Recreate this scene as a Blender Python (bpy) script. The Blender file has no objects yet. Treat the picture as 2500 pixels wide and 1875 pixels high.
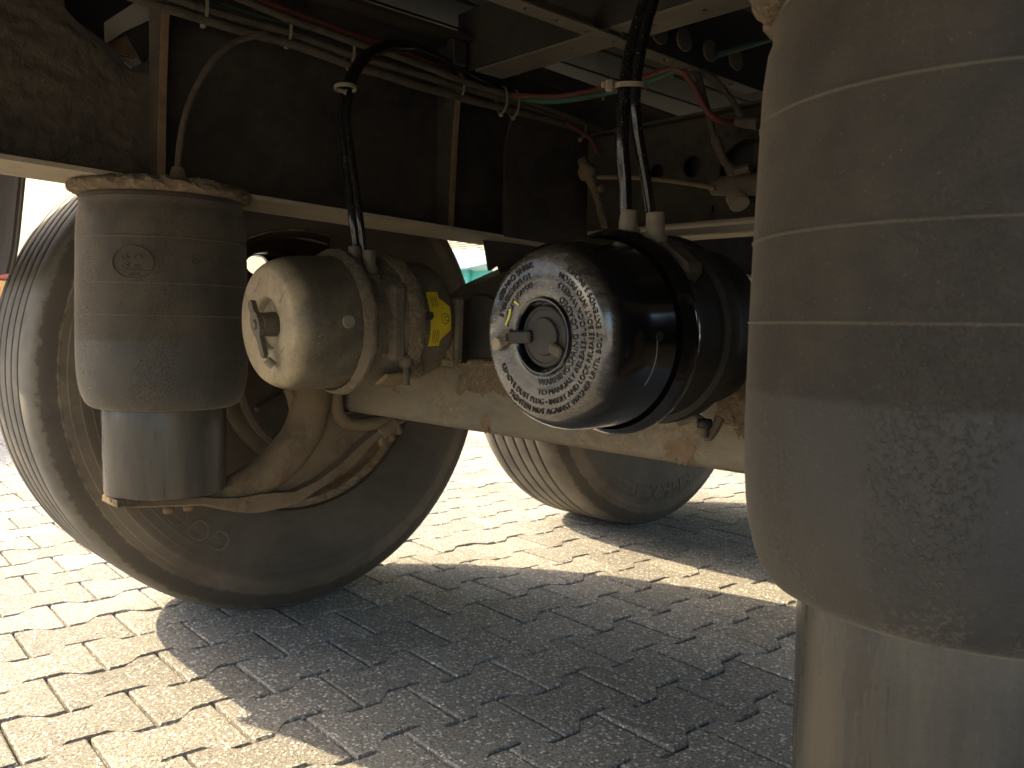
import bpy, math, random
from mathutils import Vector, Matrix, noise
random.seed(7)
PI = math.pi
S = bpy.context.scene
C = S.collection

# ------------------------------------------------------------------ camera
cam_d = bpy.data.cameras.new("camera")
cam = bpy.data.objects.new("camera", cam_d); C.objects.link(cam)
yaw, pitch, roll = -0.818155, -0.069304, 0.018489
fw = Vector((math.sin(yaw)*math.cos(pitch), math.cos(yaw)*math.cos(pitch), math.sin(pitch)))
r0 = Vector((math.cos(yaw), -math.sin(yaw), 0)); u0 = r0.cross(fw)
rt = r0*math.cos(roll) + u0*math.sin(roll); up = u0*math.cos(roll) - r0*math.sin(roll)
CAM = Vector((0.7908, -0.9246, 0.6275))
cam.matrix_world = Matrix(((rt.x, up.x, -fw.x, CAM.x), (rt.y, up.y, -fw.y, CAM.y), (rt.z, up.z, -fw.z, CAM.z), (0, 0, 0, 1)))
cam_d.sensor_width = 36.0; cam_d.lens = 30.06
cam_d.clip_start = 0.02; cam_d.clip_end = 2000
cam_d.dof.use_dof = True; cam_d.dof.focus_distance = 1.05; cam_d.dof.aperture_fstop = 20
S.camera = cam

# ------------------------------------------------------------------ daylight
to_sun = Vector((-1.50, -0.53, 1.0)).normalized()
W = bpy.data.worlds.new("World"); S.world = W; W.use_nodes = True
wn = W.node_tree.nodes; wl = W.node_tree.links
sky = wn.new("ShaderNodeTexSky"); sky.sky_type = 'NISHITA'; sky.sun_disc = False
sky.sun_elevation = math.asin(to_sun.z); sky.sun_rotation = math.atan2(to_sun.x, to_sun.y)
sky.air_density = 1.0; sky.dust_density = 4.0; sky.ozone_density = 0.6
wl.new(sky.outputs[0], wn["Background"].inputs[0]); wn["Background"].inputs[1].default_value = 0.15
sd = bpy.data.lights.new("sun", 'SUN'); sd.energy = 2.85; sd.angle = math.radians(0.5); sd.color = (1.0, 0.80, 0.50)
so = bpy.data.objects.new("sun", sd); C.objects.link(so)
so.rotation_euler = to_sun.to_track_quat('Z', 'Y').to_euler(); so.location = (0, 0, 6)
S.view_settings.view_transform = 'Standard'; S.view_settings.look = 'None'
S.view_settings.exposure = 2.3; S.view_settings.gamma = 1.0; S.view_settings.use_curve_mapping = False
S.cycles.max_bounces = 12; S.cycles.diffuse_bounces = 6; S.cycles.glossy_bounces = 4
S.cycles.sample_clamp_indirect = 6

# ------------------------------------------------------------------ materials
def lin(c):
    return tuple(((v/255)/12.92 if v/255 <= 0.04045 else ((v/255+0.055)/1.055)**2.4) for v in c)

class NT:
    def __init__(s, name):
        s.m = bpy.data.materials.new(name); s.m.use_nodes = True
        s.t = s.m.node_tree; s.b = s.t.nodes["Principled BSDF"]
        s.tc = s.n("ShaderNodeTexCoord")
        s.co = s.tc.outputs['Object']
    def n(s, k, **a):
        x = s.t.nodes.new(k)
        for q, v in a.items(): setattr(x, q, v)
        return x
    def l(s, a, b): s.t.links.new(a, b)
    def noise(s, scale, detail=5, rough=.6, dist=0., sc=None):
        x = s.n("ShaderNodeTexNoise"); x.inputs['Scale'].default_value = scale
        x.inputs['Detail'].default_value = detail; x.inputs['Roughness'].default_value = rough
        x.inputs['Distortion'].default_value = dist
        if sc:
            mp = s.n("ShaderNodeMapping"); mp.inputs['Scale'].default_value = sc; s.l(s.co, mp.inputs[0]); s.l(mp.outputs[0], x.inputs['Vector'])
        else: s.l(s.co, x.inputs['Vector'])
        return x.outputs['Fac']
    def voro(s, scale, feat='F1', rnd=1., out='Distance'):
        x = s.n("ShaderNodeTexVoronoi"); x.feature = feat; x.inputs['Scale'].default_value = scale
        x.inputs['Randomness'].default_value = rnd; s.l(s.co, x.inputs['Vector'])
        return x.outputs[out]
    def ramp(s, f, a, b, lo=0., hi=1.):
        x = s.n("ShaderNodeMapRange"); x.interpolation_type = 'SMOOTHSTEP'
        for i, v in zip(('From Min', 'From Max', 'To Min', 'To Max'), (a, b, lo, hi)): x.inputs[i].default_value = v
        s.l(f, x.inputs['Value']); return x.outputs[0]
    def math(s, op, a, b):
        x = s.n("ShaderNodeMath", operation=op)
        for i, v in enumerate((a, b)):
            if isinstance(v, (int, float)): x.inputs[i].default_value = v
            else: s.l(v, x.inputs[i])
        return x.outputs[0]
    def mix(s, f, a, b):
        x = s.n("ShaderNodeMix", data_type='RGBA')
        if isinstance(f, (int, float)): x.inputs[0].default_value = f
        else: s.l(f, x.inputs[0])
        for i, v in ((6, a), (7, b)):
            if isinstance(v, tuple): x.inputs[i].default_value = (*v[:3], 1)
            else: s.l(v, x.inputs[i])
        return x.outputs[2]
    def bump(s, h, dist, strength=1., prev=None):
        x = s.n("ShaderNodeBump"); x.inputs['Distance'].default_value = dist; x.inputs['Strength'].default_value = strength
        s.l(h, x.inputs['Height'])
        if prev: s.l(prev, x.inputs['Normal'])
        return x.outputs[0]
    def done(s, col=None, rough=.8, nrm=None, metal=0., spec=.5):
        if col is not None:
            if isinstance(col, tuple): s.b.inputs['Base Color'].default_value = (*col[:3], 1)
            else: s.l(col, s.b.inputs['Base Color'])
        if isinstance(rough, (int, float)): s.b.inputs['Roughness'].default_value = rough
        else: s.l(rough, s.b.inputs['Roughness'])
        if nrm: s.l(nrm, s.b.inputs['Normal'])
        s.b.inputs['Metallic'].default_value = metal; s.b.inputs['Specular IOR Level'].default_value = spec
        return s.m

def dirty(name, base, dust, amt=.5, big=6, fine=260, rough=.75, bump=.0006, crust=0., crust_scale=70, speck=.25, metal=0., stretch=None, base_rough=None, crust_patch=(.45,.6)):
    t = NT(name)
    n1 = t.noise(big, 6, .65, .4, stretch)
    n2 = t.noise(big*5, 5, .7, 0., stretch)
    f = t.math('ADD', t.math('MULTIPLY', n1, .65), t.math('MULTIPLY', n2, .35))
    k = t.ramp(f, .5-.28*1.0+(.5-amt)*.5, .5+.2+(.5-amt)*.5)
    col = t.mix(k, base, dust)
    n3 = t.noise(fine, 3, .7)
    col = t.mix(t.ramp(n3, .62, .80, 0, speck), col, tuple(min(1, c*1.9) for c in dust))
    col = t.mix(t.ramp(n3, .40, .25, 0, .35), col, tuple(c*.45 for c in base))
    nr = t.bump(n3, bump, 1.)
    if crust:
        cr = t.math('ADD', t.math('MULTIPLY', t.noise(crust_scale, 6, .72, .5), .6), t.math('MULTIPLY', t.noise(crust_scale*.38, 4, .6, .8), .4))
        crest = t.ramp(cr, .36, .64)
        patch = t.ramp(t.noise(big*.8, 3, .5), crust_patch[0], crust_patch[1])
        h = t.math('MULTIPLY', crest, patch)
        nr = t.bump(h, crust, 1., nr)
        col = t.mix(t.math('MULTIPLY', patch, .85), col, t.mix(crest, tuple(c*.62 for c in dust), tuple(min(1, c*1.12) for c in dust)))
    rg = rough
    if base_rough is not None: rg = t.ramp(k, 0, 1, base_rough, rough)
    return t.done(col, rg, nr, metal, .35)

MUD = (.30, .225, .14); DUST = (.235, .19, .135)
M = {}
M['chassis'] = dirty("dusty dark chassis paint", (.012, .012, .012), (.065, .052, .035), .42, 6, 180, .8, .0008)
M['chassis_mud'] = dirty("mud splashed chassis paint", (.028, .024, .019), (.105, .083, .056), .5, 6, 160, .9, .001, .003, 80, .25, stretch=(1, .5, 1.6), crust_patch=(.3, .7))
M['member'] = dirty("dusty dark cross member", (.018, .017, .014), (.07, .056, .037), .45, 6, 180, .8, .0008, .002, 70, .2, crust_patch=(.5, .7))
M['letter'] = dirty("worn tyre lettering rubber", (.10, .078, .052), (.17, .132, .088), .4, 20, 300, .6, .0003)
M['rusty'] = dirty("rusty steel edge", (.10, .055, .025), (.21, .14, .08), .5, 14, 220, .85, .001)
M['flange'] = dirty("dusty bright flange", (.22, .19, .14), (.36, .30, .21), .55, 9, 200, .75, .0005)
M['mud'] = dirty("caked mud", (.20, .15, .09), MUD, .6, 12, 200, .95, .001, .006, 95, .15, crust_patch=(.15, .4))
M['cross'] = dirty("galvanised cross member", (.08, .074, .062), (.17, .142, .10), .5, 9, 200, .6, .0006, metal=.1)
M['panel'] = dirty("grey painted steel panel", (.017, .017, .016), (.052, .044, .032), .42, 6, 160, .6, .0004)
M['plank'] = dirty("old timber floor board", (.020, .014, .008), (.045, .032, .018), .5, 5, 160, .8, .0008, stretch=(6, .6, 6))
def rubber(name, lk, dk):
    t = NT(name)
    sx = t.n("ShaderNodeSeparateXYZ"); t.l(t.co, sx.inputs[0]); z = sx.outputs[2]
    n = t.math('ADD', t.math('MULTIPLY', t.noise(5, 6, .65, .5), .6), t.math('MULTIPLY', t.noise(24, 5, .7), .4))
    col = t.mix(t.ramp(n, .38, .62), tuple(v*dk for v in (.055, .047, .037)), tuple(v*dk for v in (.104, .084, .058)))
    clean = t.ramp(t.math('ADD', z, t.math('MULTIPLY', t.math('SUBTRACT', t.noise(40, 4, .6), .5), .004)), .250, .244)
    col = t.mix(t.math('MULTIPLY', clean, .45), col, (.050, .047, .043))
    for zz in (.4025, .3345, .2865):
        d = t.math('ABSOLUTE', t.math('SUBTRACT', z, zz), 0)
        col = t.mix(t.ramp(d, .0011, .0003, 0, .30), col, (.22, .18, .125))
    gr = t.noise(480, 3, .7); co = t.noise(330, 4, .7, .4)
    patch = t.ramp(t.noise(7, 4, .6, .4, (1, 1, .45)), .46, .60)
    lump = t.math('MULTIPLY', t.ramp(co, .50, .70), patch)
    col = t.mix(t.math('MULTIPLY', lump, .45*lk), col, (.165, .13, .088))
    col = t.mix(t.ramp(gr, .64, .76, 0, .65), col, (.24, .20, .145))
    col = t.mix(t.ramp(gr, .38, .28, 0, .5), col, (.03, .026, .02))
    nr = t.bump(lump, .0016*lk, 1., t.bump(gr, .0006, 1.))
    t.b.inputs['Sheen Weight'].default_value = .28; t.b.inputs['Sheen Roughness'].default_value = .35; t.b.inputs['Sheen Tint'].default_value = (1, .86, .66, 1)
    return t.done(col, t.ramp(clean, 0, 1, .78, .52), nr, 0, .4)
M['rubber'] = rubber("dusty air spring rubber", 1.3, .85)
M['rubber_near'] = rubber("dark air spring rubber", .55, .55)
M['piston'] = dirty("dusty grey plastic piston", (.035, .034, .033), (.12, .10, .072), .42, 6, 260, .38, .0002, speck=.3, stretch=(2.4, 2.4, .35), base_rough=.24)
M['axle'] = dirty("mud caked axle beam", (.10, .098, .091), (.225, .182, .118), .5, 10, 220, .7, .0005, .0012, 120, .35, stretch=(.5, 1, 1.6), crust_patch=(.5, .66))
M['arm'] = dirty("dusty cast iron", (.12, .082, .047), (.225, .16, .092), .55, 9, 240, .85, .0010, .0025, 90, .15, crust_patch=(.52, .68))
def cap_dusty_lit():
    t = NT("dusty galvanised cap with painted-in lit front")
    sx = t.n("ShaderNodeSeparateXYZ"); t.l(t.co, sx.inputs[0])
    front = t.ramp(t.math('ADD', sx.outputs[1], t.math('MULTIPLY', t.math('SUBTRACT', t.noise(18, 5, .7), .5), .03)), .026, .004)  # front mask: bounce light on the face painted in as lighter colour
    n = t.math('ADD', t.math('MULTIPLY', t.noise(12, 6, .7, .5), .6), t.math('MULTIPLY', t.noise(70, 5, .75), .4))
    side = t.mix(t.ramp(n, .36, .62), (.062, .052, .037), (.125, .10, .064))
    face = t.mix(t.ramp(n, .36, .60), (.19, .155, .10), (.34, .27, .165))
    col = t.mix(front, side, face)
    sp = t.noise(230, 3, .6)
    col = t.mix(t.ramp(sp, .66, .74, 0, .8), col, (.06, .05, .035))
    col = t.mix(t.ramp(sp, .34, .27, 0, .5), col, (.46, .40, .29))
    sc = t.noise(26, 3, .6, 2.5, (1, 1, 5)); 
    col = t.mix(t.ramp(t.math('ABSOLUTE', t.math('SUBTRACT', sc, .5), 0), .010, .0, 0, .35), col, (.12, .10, .07))
    return t.done(col, t.ramp(front, 0, 1, .42, .62), t.bump(sp, .0005, 1., t.bump(n, .0006, 1.)), 0, .45)
M['cap_dusty_lit'] = cap_dusty_lit()
M['chamber_dusty'] = dirty("dusty dark brake chamber", (.07, .06, .045), (.17, .135, .09), .55, 9, 220, .9, .0008, .003, 110, .2, crust_patch=(.45, .6))
M['black_flat'] = dirty("dusty black steel", (.012, .012, .012), (.055, .048, .038), .4, 6, 240, .55, .0003)
M['plug'] = dirty("dusty plastic plug", (.06, .05, .036), (.125, .10, .07), .5, 20, 300, .65, .0003)
M['fitting'] = dirty("dusty grey plastic fitting", (.14, .12, .09), (.27, .225, .155), .5, 25, 300, .7, .0003)
M['cable_grey'] = dirty("dusty grey cable sleeve", (.032, .027, .021), (.10, .081, .054), .5, 24, 260, .8, .0008, speck=.45)
M['cable_dark'] = dirty("dusty black cable sleeve", (.018, .016, .014), (.07, .056, .038), .45, 18, 260, .7, .0005)
M['cable_green'] = dirty("green cable", (.035, .115, .075), (.07, .10, .065), .4, 14, 260, .55, .0002)
M['cable_red'] = dirty("red cable", (.17, .03, .026), (.11, .055, .04), .4, 14, 260, .55, .0002)
M['tie'] = dirty("dusty cable tie", (.10, .088, .065), (.26, .215, .15), .6, 40, 300, .8, .0004)
M['rust'] = dirty("orange rust", (.12, .066, .034), (.20, .14, .085), .5, 60, 300, .9, .0006)
def rim_mat():
    t = NT("brown wheel rim with settled dust")
    g = t.n("ShaderNodeNewGeometry"); sx = t.n("ShaderNodeSeparateXYZ"); t.l(g.outputs['Normal'], sx.inputs[0])
    n = t.math('ADD', t.math('MULTIPLY', t.noise(14, 6, .7, .5), .6), t.math('MULTIPLY', t.noise(60, 5, .7), .4))
    k = t.ramp(t.math('ADD', sx.outputs[2], t.math('MULTIPLY', t.math('SUBTRACT', n, .5), 2.)), -.1, .6)
    col = t.mix(t.ramp(n, .38, .62), (.030, .020, .013), (.075, .046, .026))
    dust = t.mix(t.ramp(n, .40, .60), (.20, .125, .06), (.36, .27, .165))
    col = t.mix(k, col, dust)
    return t.done(col, t.ramp(k, 0, 1, .28, .8), t.bump(n, .0008, 1.), 0, .5)
M['rim'] = rim_mat()
M['drum'] = dirty("dusty brake drum", (.04, .032, .022), (.095, .074, .047), .55, 7, 200, .85, .0006)
M['bolt'] = dirty("rusty zinc bolt", (.20, .14, .07), (.38, .32, .22), .5, 200, 500, .6, .0004)
M['bracket'] = dirty("pale folded bracket", (.20, .18, .145), (.33, .285, .22), .6, 8, 200, .7, .0004)
M['sand'] = dirty("dark joint sand", (.05, .045, .038), (.09, .08, .066), .5, 30, 400, .95, .001)
M['mudguard'] = dirty("dusty plastic mudguard", (.018, .014, .011), (.055, .041, .027), .45, 12, 240, .75, .0006, stretch=(1, 1, .4))

def black_gloss(film=False, name="glossy black paint"):
    t = NT(name)
    s = t.noise(900, 2, .5)
    sp = t.ramp(s, .70, .76)
    big = t.ramp(t.noise(9, 3, .5), .40, .75)
    col = t.mix(t.math('MULTIPLY', sp, t.math('MULTIPLY', big, .9)), (.006, .0062, .007), (.40, .35, .26))
    haze = t.noise(14, 4, .6)
    col = t.mix(t.ramp(haze, .5, .85, 0, .05), col, DUST)
    r = t.ramp(haze, .3, .8, .10, .27)
    nr = t.bump(t.noise(60, 3, .5), .00012, .6)
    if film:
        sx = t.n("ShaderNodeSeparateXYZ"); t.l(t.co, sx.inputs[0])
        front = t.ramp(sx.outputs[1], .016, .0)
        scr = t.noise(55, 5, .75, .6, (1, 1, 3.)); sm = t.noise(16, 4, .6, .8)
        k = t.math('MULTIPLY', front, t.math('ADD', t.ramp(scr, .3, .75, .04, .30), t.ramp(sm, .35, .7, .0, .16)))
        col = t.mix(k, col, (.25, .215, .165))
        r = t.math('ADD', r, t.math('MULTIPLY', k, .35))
    m = t.done(col, r, nr, 0, .8)
    t.b.inputs['Coat Weight'].default_value = .6; t.b.inputs['Coat Roughness'].default_value = .10
    return m
M['black_gloss'] = black_gloss()
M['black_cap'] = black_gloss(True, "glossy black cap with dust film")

def hose():
    t = NT("glossy black air hose")
    n = t.noise(40, 4, .6); k = t.ramp(n, .58, .85, 0, .35)
    col = t.mix(k, (.009, .009, .009), (.12, .10, .075))
    f = t.noise(600, 2, .5)
    col = t.mix(t.ramp(f, .66, .74, 0, .7), col, (.35, .29, .2))
    return t.done(col, t.ramp(k, 0, .8, .16, .6), None, 0, .5)
M['hose'] = hose()
def plain(name, c, r=.6, metal=0.):
    t = NT(name); n = t.noise(30, 4, .6)
    return t.done(t.mix(t.ramp(n, .3, .7), tuple(v*.85 for v in c), c), r, None, metal)
M['yellow'] = plain("yellow warning tag plastic", (.62, .46, .015), .55)
M['ink'] = plain("dark print ink", (.10, .08, .01), .7)
M['yellow_paint'] = plain("yellow marker paint", (.80, .72, .12), .5)
M['scratch'] = plain("pale scratch in paint", (.35, .36, .36), .5)
M['cream'] = plain("cream steel cladding", (.36, .335, .265), .6)
M['white_box'] = plain("white trailer side", (.70, .70, .68), .5)
M['teal'] = plain("teal painted steel", (.10, .52, .47), .5)
M['palebag'] = plain("pale blue sheet", (.55, .66, .74), .7)
M['orange'] = plain("orange painted steel", (.55, .33, .12), .6)
M['redp'] = plain("red plastic", (.35, .09, .08), .5)
M['bluep'] = plain("blue plastic", (.15, .38, .62), .5)
M['dark'] = plain("dark underbody", (.02, .02, .02), .8)

def tyre_mat():
    t = NT("dusty tyre rubber")
    sx = t.n("ShaderNodeSeparateXYZ"); t.l(t.co, sx.inputs[0])
    rr = t.math('SQRT', t.math('ADD', t.math('MULTIPLY', sx.outputs[1], sx.outputs[1]), t.math('MULTIPLY', sx.outputs[2], sx.outputs[2])), 0)
    jag = t.math('MULTIPLY', t.math('SUBTRACT', t.noise(45, 5, .7), .5), .03)
    r2 = t.math('ADD', rr, jag)
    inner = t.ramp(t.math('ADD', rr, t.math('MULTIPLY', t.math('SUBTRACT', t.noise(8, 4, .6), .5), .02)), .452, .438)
    band = t.math('MULTIPLY', t.ramp(r2, .478, .484), t.ramp(r2, .513, .508))
    side = t.ramp(rr, .528, .500)
    n1 = t.noise(6, 6, .65, .5)
    dust = t.mix(t.ramp(n1, .3, .7), (.10, .078, .053), (.18, .14, .096))
    tread = t.mix(t.ramp(t.noise(9, 5, .6), .3, .7), (.09, .085, .076), (.175, .158, .13))
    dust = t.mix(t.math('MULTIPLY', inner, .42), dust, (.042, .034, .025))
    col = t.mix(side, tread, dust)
    col = t.mix(t.math('MULTIPLY', band, .6), col, (.032, .026, .020))
    n3 = t.noise(300, 3, .7)
    col = t.mix(t.ramp(n3, .6, .8, 0, .25), col, (.24, .20, .14))
    return t.done(col, .72, t.bump(n3, .0005, 1), 0, .4)
M['tyre'] = tyre_mat()

def paver_mat(name, cheap=False):
    t = NT(name)
    g = t.n("ShaderNodeNewGeometry"); t.co = g.outputs['Position']
    oi = t.n("ShaderNodeObjectInfo")
    base = t.mix(t.ramp(t.noise(3, 4, .6), .3, .7), (.30, .288, .26), (.39, .372, .332))
    base = t.mix(t.ramp(t.noise(260, 4, .75), .35, .65), (.12, .116, .106), base)
    v = t.n("ShaderNodeTexVoronoi"); v.inputs['Scale'].default_value = 160; t.l(t.co, v.inputs['Vector'])
    sx = t.n("ShaderNodeSeparateColor"); t.l(v.outputs['Color'], sx.inputs[0])
    grain = t.math('MULTIPLY', t.ramp(sx.outputs[0], .52, .58), t.ramp(v.outputs['Distance'], .55, .36))
    v2 = t.n("ShaderNodeTexVoronoi"); v2.inputs['Scale'].default_value = 420; t.l(t.co, v2.inputs['Vector'])
    sx2 = t.n("ShaderNodeSeparateColor"); t.l(v2.outputs['Color'], sx2.inputs[0])
    grain2 = t.math('MULTIPLY', t.ramp(sx2.outputs[0], .55, .6), t.ramp(v2.outputs['Distance'], .5, .3))
    col = t.mix(t.math('MULTIPLY', grain2, .45), base, (.60, .58, .54))
    gc = t.mix(sx.outputs[1], (.40, .35, .27), (.80, .78, .73))
    col = t.mix(t.math('MULTIPLY', grain, .95), col, gc)
    dk = t.math('MULTIPLY', t.ramp(sx.outputs[2], .8, .84), t.ramp(v.outputs['Distance'], .5, .3))
    col = t.mix(t.math('MULTIPLY', dk, .6), col, (.06, .055, .05))
    hsv = t.n("ShaderNodeHueSaturation"); t.l(col, hsv.inputs['Color'])
    t.l(t.ramp(oi.outputs['Random'], 0, 1, .86, 1.14), hsv.inputs['Value'])
    h = t.math('ADD', t.math('ADD', t.math('MULTIPLY', grain, 1.), t.math('MULTIPLY', grain2, .5)), t.noise(350, 4, .7))
    return t.done(hsv.outputs[0], .88, t.bump(h, .0011, 1.), 0, .3)
M['paver'] = paver_mat("exposed aggregate concrete paver")
def ground_mat():
    t = NT("distant concrete paving")
    col = t.mix(t.ramp(t.noise(1.5, 6, .7), .3, .7), (.27, .255, .225), (.34, .32, .285))
    return t.done(col, .9, t.bump(t.noise(60, 4, .7), .002, .5), 0, .3)
M['ground'] = ground_mat()
def siding():
    t = NT("cream ribbed cladding")
    return t.done((.40, .37, .29), .55, None, 0, .4)
M['siding'] = siding()

# ------------------------------------------------------------------ mesh helpers
class B:
    """collects geometry for one mesh"""
    def __init__(s): s.v = []; s.f = []; s.sm = []
    def add(s, vs, fs, smooth=False):
        o = len(s.v); s.v += [Vector(v) for v in vs]
        s.f += [tuple(i+o for i in f) for f in fs]; s.sm += [smooth]*len(fs)
        return s
    def box(s, lo, hi, bev=.0):
        (x0, y0, z0), (x1, y1, z1) = lo, hi
        if bev <= 0:
            vs = [(x, y, z) for z in (z0, z1) for y in (y0, y1) for x in (x0, x1)]
            return s.add(vs, [(0, 2, 3, 1), (4, 5, 7, 6), (0, 1, 5, 4), (2, 6, 7, 3), (0, 4, 6, 2), (1, 3, 7, 5)])
        b = min(bev, (x1-x0)*.45, (y1-y0)*.45, (z1-z0)*.45)
        vs = []; ids = {}
        for i, X in enumerate((x0, x1)):
            for j, Y in enumerate((y0, y1)):
                for k, Z in enumerate((z0, z1)):
                    sx, sy, sz = (1-2*i)*b, (1-2*j)*b, (1-2*k)*b
                    for a in range(3):
                        p = [X+sx, Y+sy, Z+sz]; p[a] = (X, Y, Z)[a]
                        ids[(i, j, k, a)] = len(vs); vs.append(p)
        fs = []
        for a in range(3):
            for e in (0, 1):
                o = [q for q in range(3) if q != a]
                L = []
                for (m, n) in ((0, 0), (1, 0), (1, 1), (0, 1)):
                    t = [0, 0, 0]; t[a] = e; t[o[0]] = m; t[o[1]] = n; L.append(ids[(*t, a)])
                fs.append(L)
        for a in range(3):
            o = [q for q in range(3) if q != a]
            for m in (0, 1):
                for n in (0, 1):
                    t0 = [0, 0, 0]; t1 = [0, 0, 0]; t1[a] = 1
                    for t in (t0, t1): t[o[0]] = m; t[o[1]] = n
                    fs.append([ids[(*t0, o[0])], ids[(*t1, o[0])], ids[(*t1, o[1])], ids[(*t0, o[1])]])
        for i in (0, 1):
            for j in (0, 1):
                for k in (0, 1): fs.append([ids[(i, j, k, a)] for a in range(3)])
        return s.add(vs, fs)
    def obox(s, c, ax, size, bev=0.):
        """box with own axes: ax = 3 vectors"""
        t = B().box([-q/2 for q in size], [q/2 for q in size], bev)
        A = [Vector(a).normalized() for a in ax]; c = Vector(c)
        return s.add([c + A[0]*v.x + A[1]*v.y + A[2]*v.z for v in t.v], t.f)
    def lathe(s, prof, axis='z', c=(0, 0, 0), n=64, a0=0., a1=2*PI, smooth=True):
        c = Vector(c); full = abs(a1-a0-2*PI) < 1e-6
        m = n if full else n+1; vs = []
        for i in range(m):
            a = a0+(a1-a0)*i/n; ca, sa = math.cos(a), math.sin(a)
            for r, h in prof:
                if axis == 'z': p = (r*ca, r*sa, h)
                elif axis == 'y': p = (r*ca, h, r*sa)
                else: p = (h, r*ca, r*sa)
                vs.append(c+Vector(p))
        k = len(prof); fs = []
        for i in range(n):
            j = (i+1) % m
            for q in range(k-1):
                fs.append((i*k+q, j*k+q, j*k+q+1, i*k+q+1))
        return s.add(vs, fs, smooth)
    def cyl(s, p0, p1, r0, r1=None, n=16, cap=True, smooth=True):
        p0, p1 = Vector(p0), Vector(p1); r1 = r0 if r1 is None else r1
        d = (p1-p0).normalized(); a = d.orthogonal().normalized(); b = d.cross(a)
        vs = [p+(a*math.cos(2*PI*i/n)+b*math.sin(2*PI*i/n))*r for p, r in ((p0, r0), (p1, r1)) for i in range(n)]
        s.add(vs, [(i, (i+1) % n, n+(i+1) % n, n+i) for i in range(n)], smooth)
        if cap:
            s.add(vs[:n], [tuple(range(n))[::-1]]); s.add(vs[n:], [tuple(range(n))])
        return s
    def tube(s, pts, r, n=10, sub=6, cap=True):
        P = spline(pts, sub); vs = []
        t0 = (P[1]-P[0]).normalized(); a = t0.orthogonal().normalized()
        for i, p in enumerate(P):
            t = (P[min(i+1, len(P)-1)]-P[max(i-1, 0)]).normalized()
            a = (a-t*a.dot(t)).normalized(); b = t.cross(a)
            rr = r(i/(len(P)-1)) if callable(r) else r
            vs += [p+(a*math.cos(2*PI*k/n)+b*math.sin(2*PI*k/n))*rr for k in range(n)]
        fs = [(i*n+k, i*n+(k+1) % n, (i+1)*n+(k+1) % n, (i+1)*n+k) for i in range(len(P)-1) for k in range(n)]
        s.add(vs, fs, True)
        if cap: s.add(vs[:n], [tuple(range(n))[::-1]]); s.add(vs[-n:], [tuple(range(n))])
        return s
    def prism(s, poly, d, fn=None):
        """extrude 2d polygon: fn(u,v,w) -> 3d, w in 0..d"""
        n = len(poly); vs = [fn(u, v, 0) for u, v in poly]+[fn(u, v, d) for u, v in poly]
        s.add(vs, [tuple(range(n))[::-1], tuple(range(n, 2*n))])
        s.add(vs, [(i, (i+1) % n, n+(i+1) % n, n+i) for i in range(n)])
        return s
    def xform(s, M):
        s.v = [M @ v for v in s.v]; return s

def spline(pts, sub=6):
    P = [Vector(p) for p in pts]
    if len(P) < 3: return P
    Q = [P[0]*2-P[1]]+P+[P[-1]*2-P[-2]]; out = []
    for i in range(1, len(Q)-2):
        a, b, c, d = Q[i-1:i+3]
        for k in range(sub):
            t = k/sub
            out.append(.5*((2*b)+(c-a)*t+(2*a-5*b+4*c-d)*t*t+(3*b-a-3*c+d)*t**3))
    out.append(P[-1]); return out

def root_loc(o):
    L = Vector((0, 0, 0))
    while o is not None: L = L+o.location; o = o.parent
    return L
def thing(name, label, cat, loc=(0, 0, 0), group=None, rot=(0, 0, 0)):
    o = bpy.data.objects.new(name, None); C.objects.link(o); o.empty_display_size = .05
    o.location = loc; o.rotation_euler = rot; o['label'] = label; o['category'] = cat
    if group: o['group'] = group
    return o
def part(name, b, mat, parent=None, local=False, autosmooth=35, weld=True):
    me = bpy.data.meshes.new(name)
    off = Vector((0, 0, 0)) if (local or parent is None) else root_loc(parent)
    me.from_pydata([tuple(v-off) for v in b.v], [], b.f)
    import bmesh
    bm = bmesh.new(); bm.from_mesh(me)
    for f, q in zip(bm.faces, b.sm): f.smooth = q
    if weld: bmesh.ops.remove_doubles(bm, verts=bm.verts, dist=1e-5)
    bmesh.ops.recalc_face_normals(bm, faces=bm.faces)
    if autosmooth:
        lim = math.radians(autosmooth)
        for e in bm.edges:
            if len(e.link_faces) == 2 and e.calc_face_angle(0) > lim: e.smooth = False
    bm.to_mesh(me); bm.free()
    me.materials.append(mat if not isinstance(mat, str) else M[mat])
    o = bpy.data.objects.new(name, me); C.objects.link(o)
    if parent is not None: o.parent = parent
    return o
def single(name, b, mat, label, cat, group=None, **k):
    c = sum(b.v, Vector())/len(b.v); zc = min(v.z for v in b.v); base = Vector((c.x, c.y, zc))
    b.v = [v-base for v in b.v]
    o = part(name, b, mat, **k); o.location = base
    o['label'] = label; o['category'] = cat
    if group: o['group'] = group
    return o
def structure(name, b, mat, **k):
    o = part(name, b, mat, **k); o['kind'] = 'structure'; return o
def copy_tree(o, parent=None):
    c = o.copy(); C.objects.link(c)
    if parent is not None: c.parent = parent
    for ch in list(o.children): copy_tree(ch, c)
    return c
def lumpy(b, amp, scale, dirn=None, seed=0.):
    for i, v in enumerate(b.v):
        q = v*scale+Vector((seed, seed, seed))
        n = noise.fractal(q, .9, 2.1, 4)
        d = Vector((noise.noise(q+Vector((9, 0, 0))), noise.noise(q+Vector((0, 9, 0))), noise.noise(q+Vector((0, 0, 9))))) if dirn is None else Vector(dirn(v))
        b.v[i] = v+d*(n*amp if dirn is not None else amp)
    return b
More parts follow.
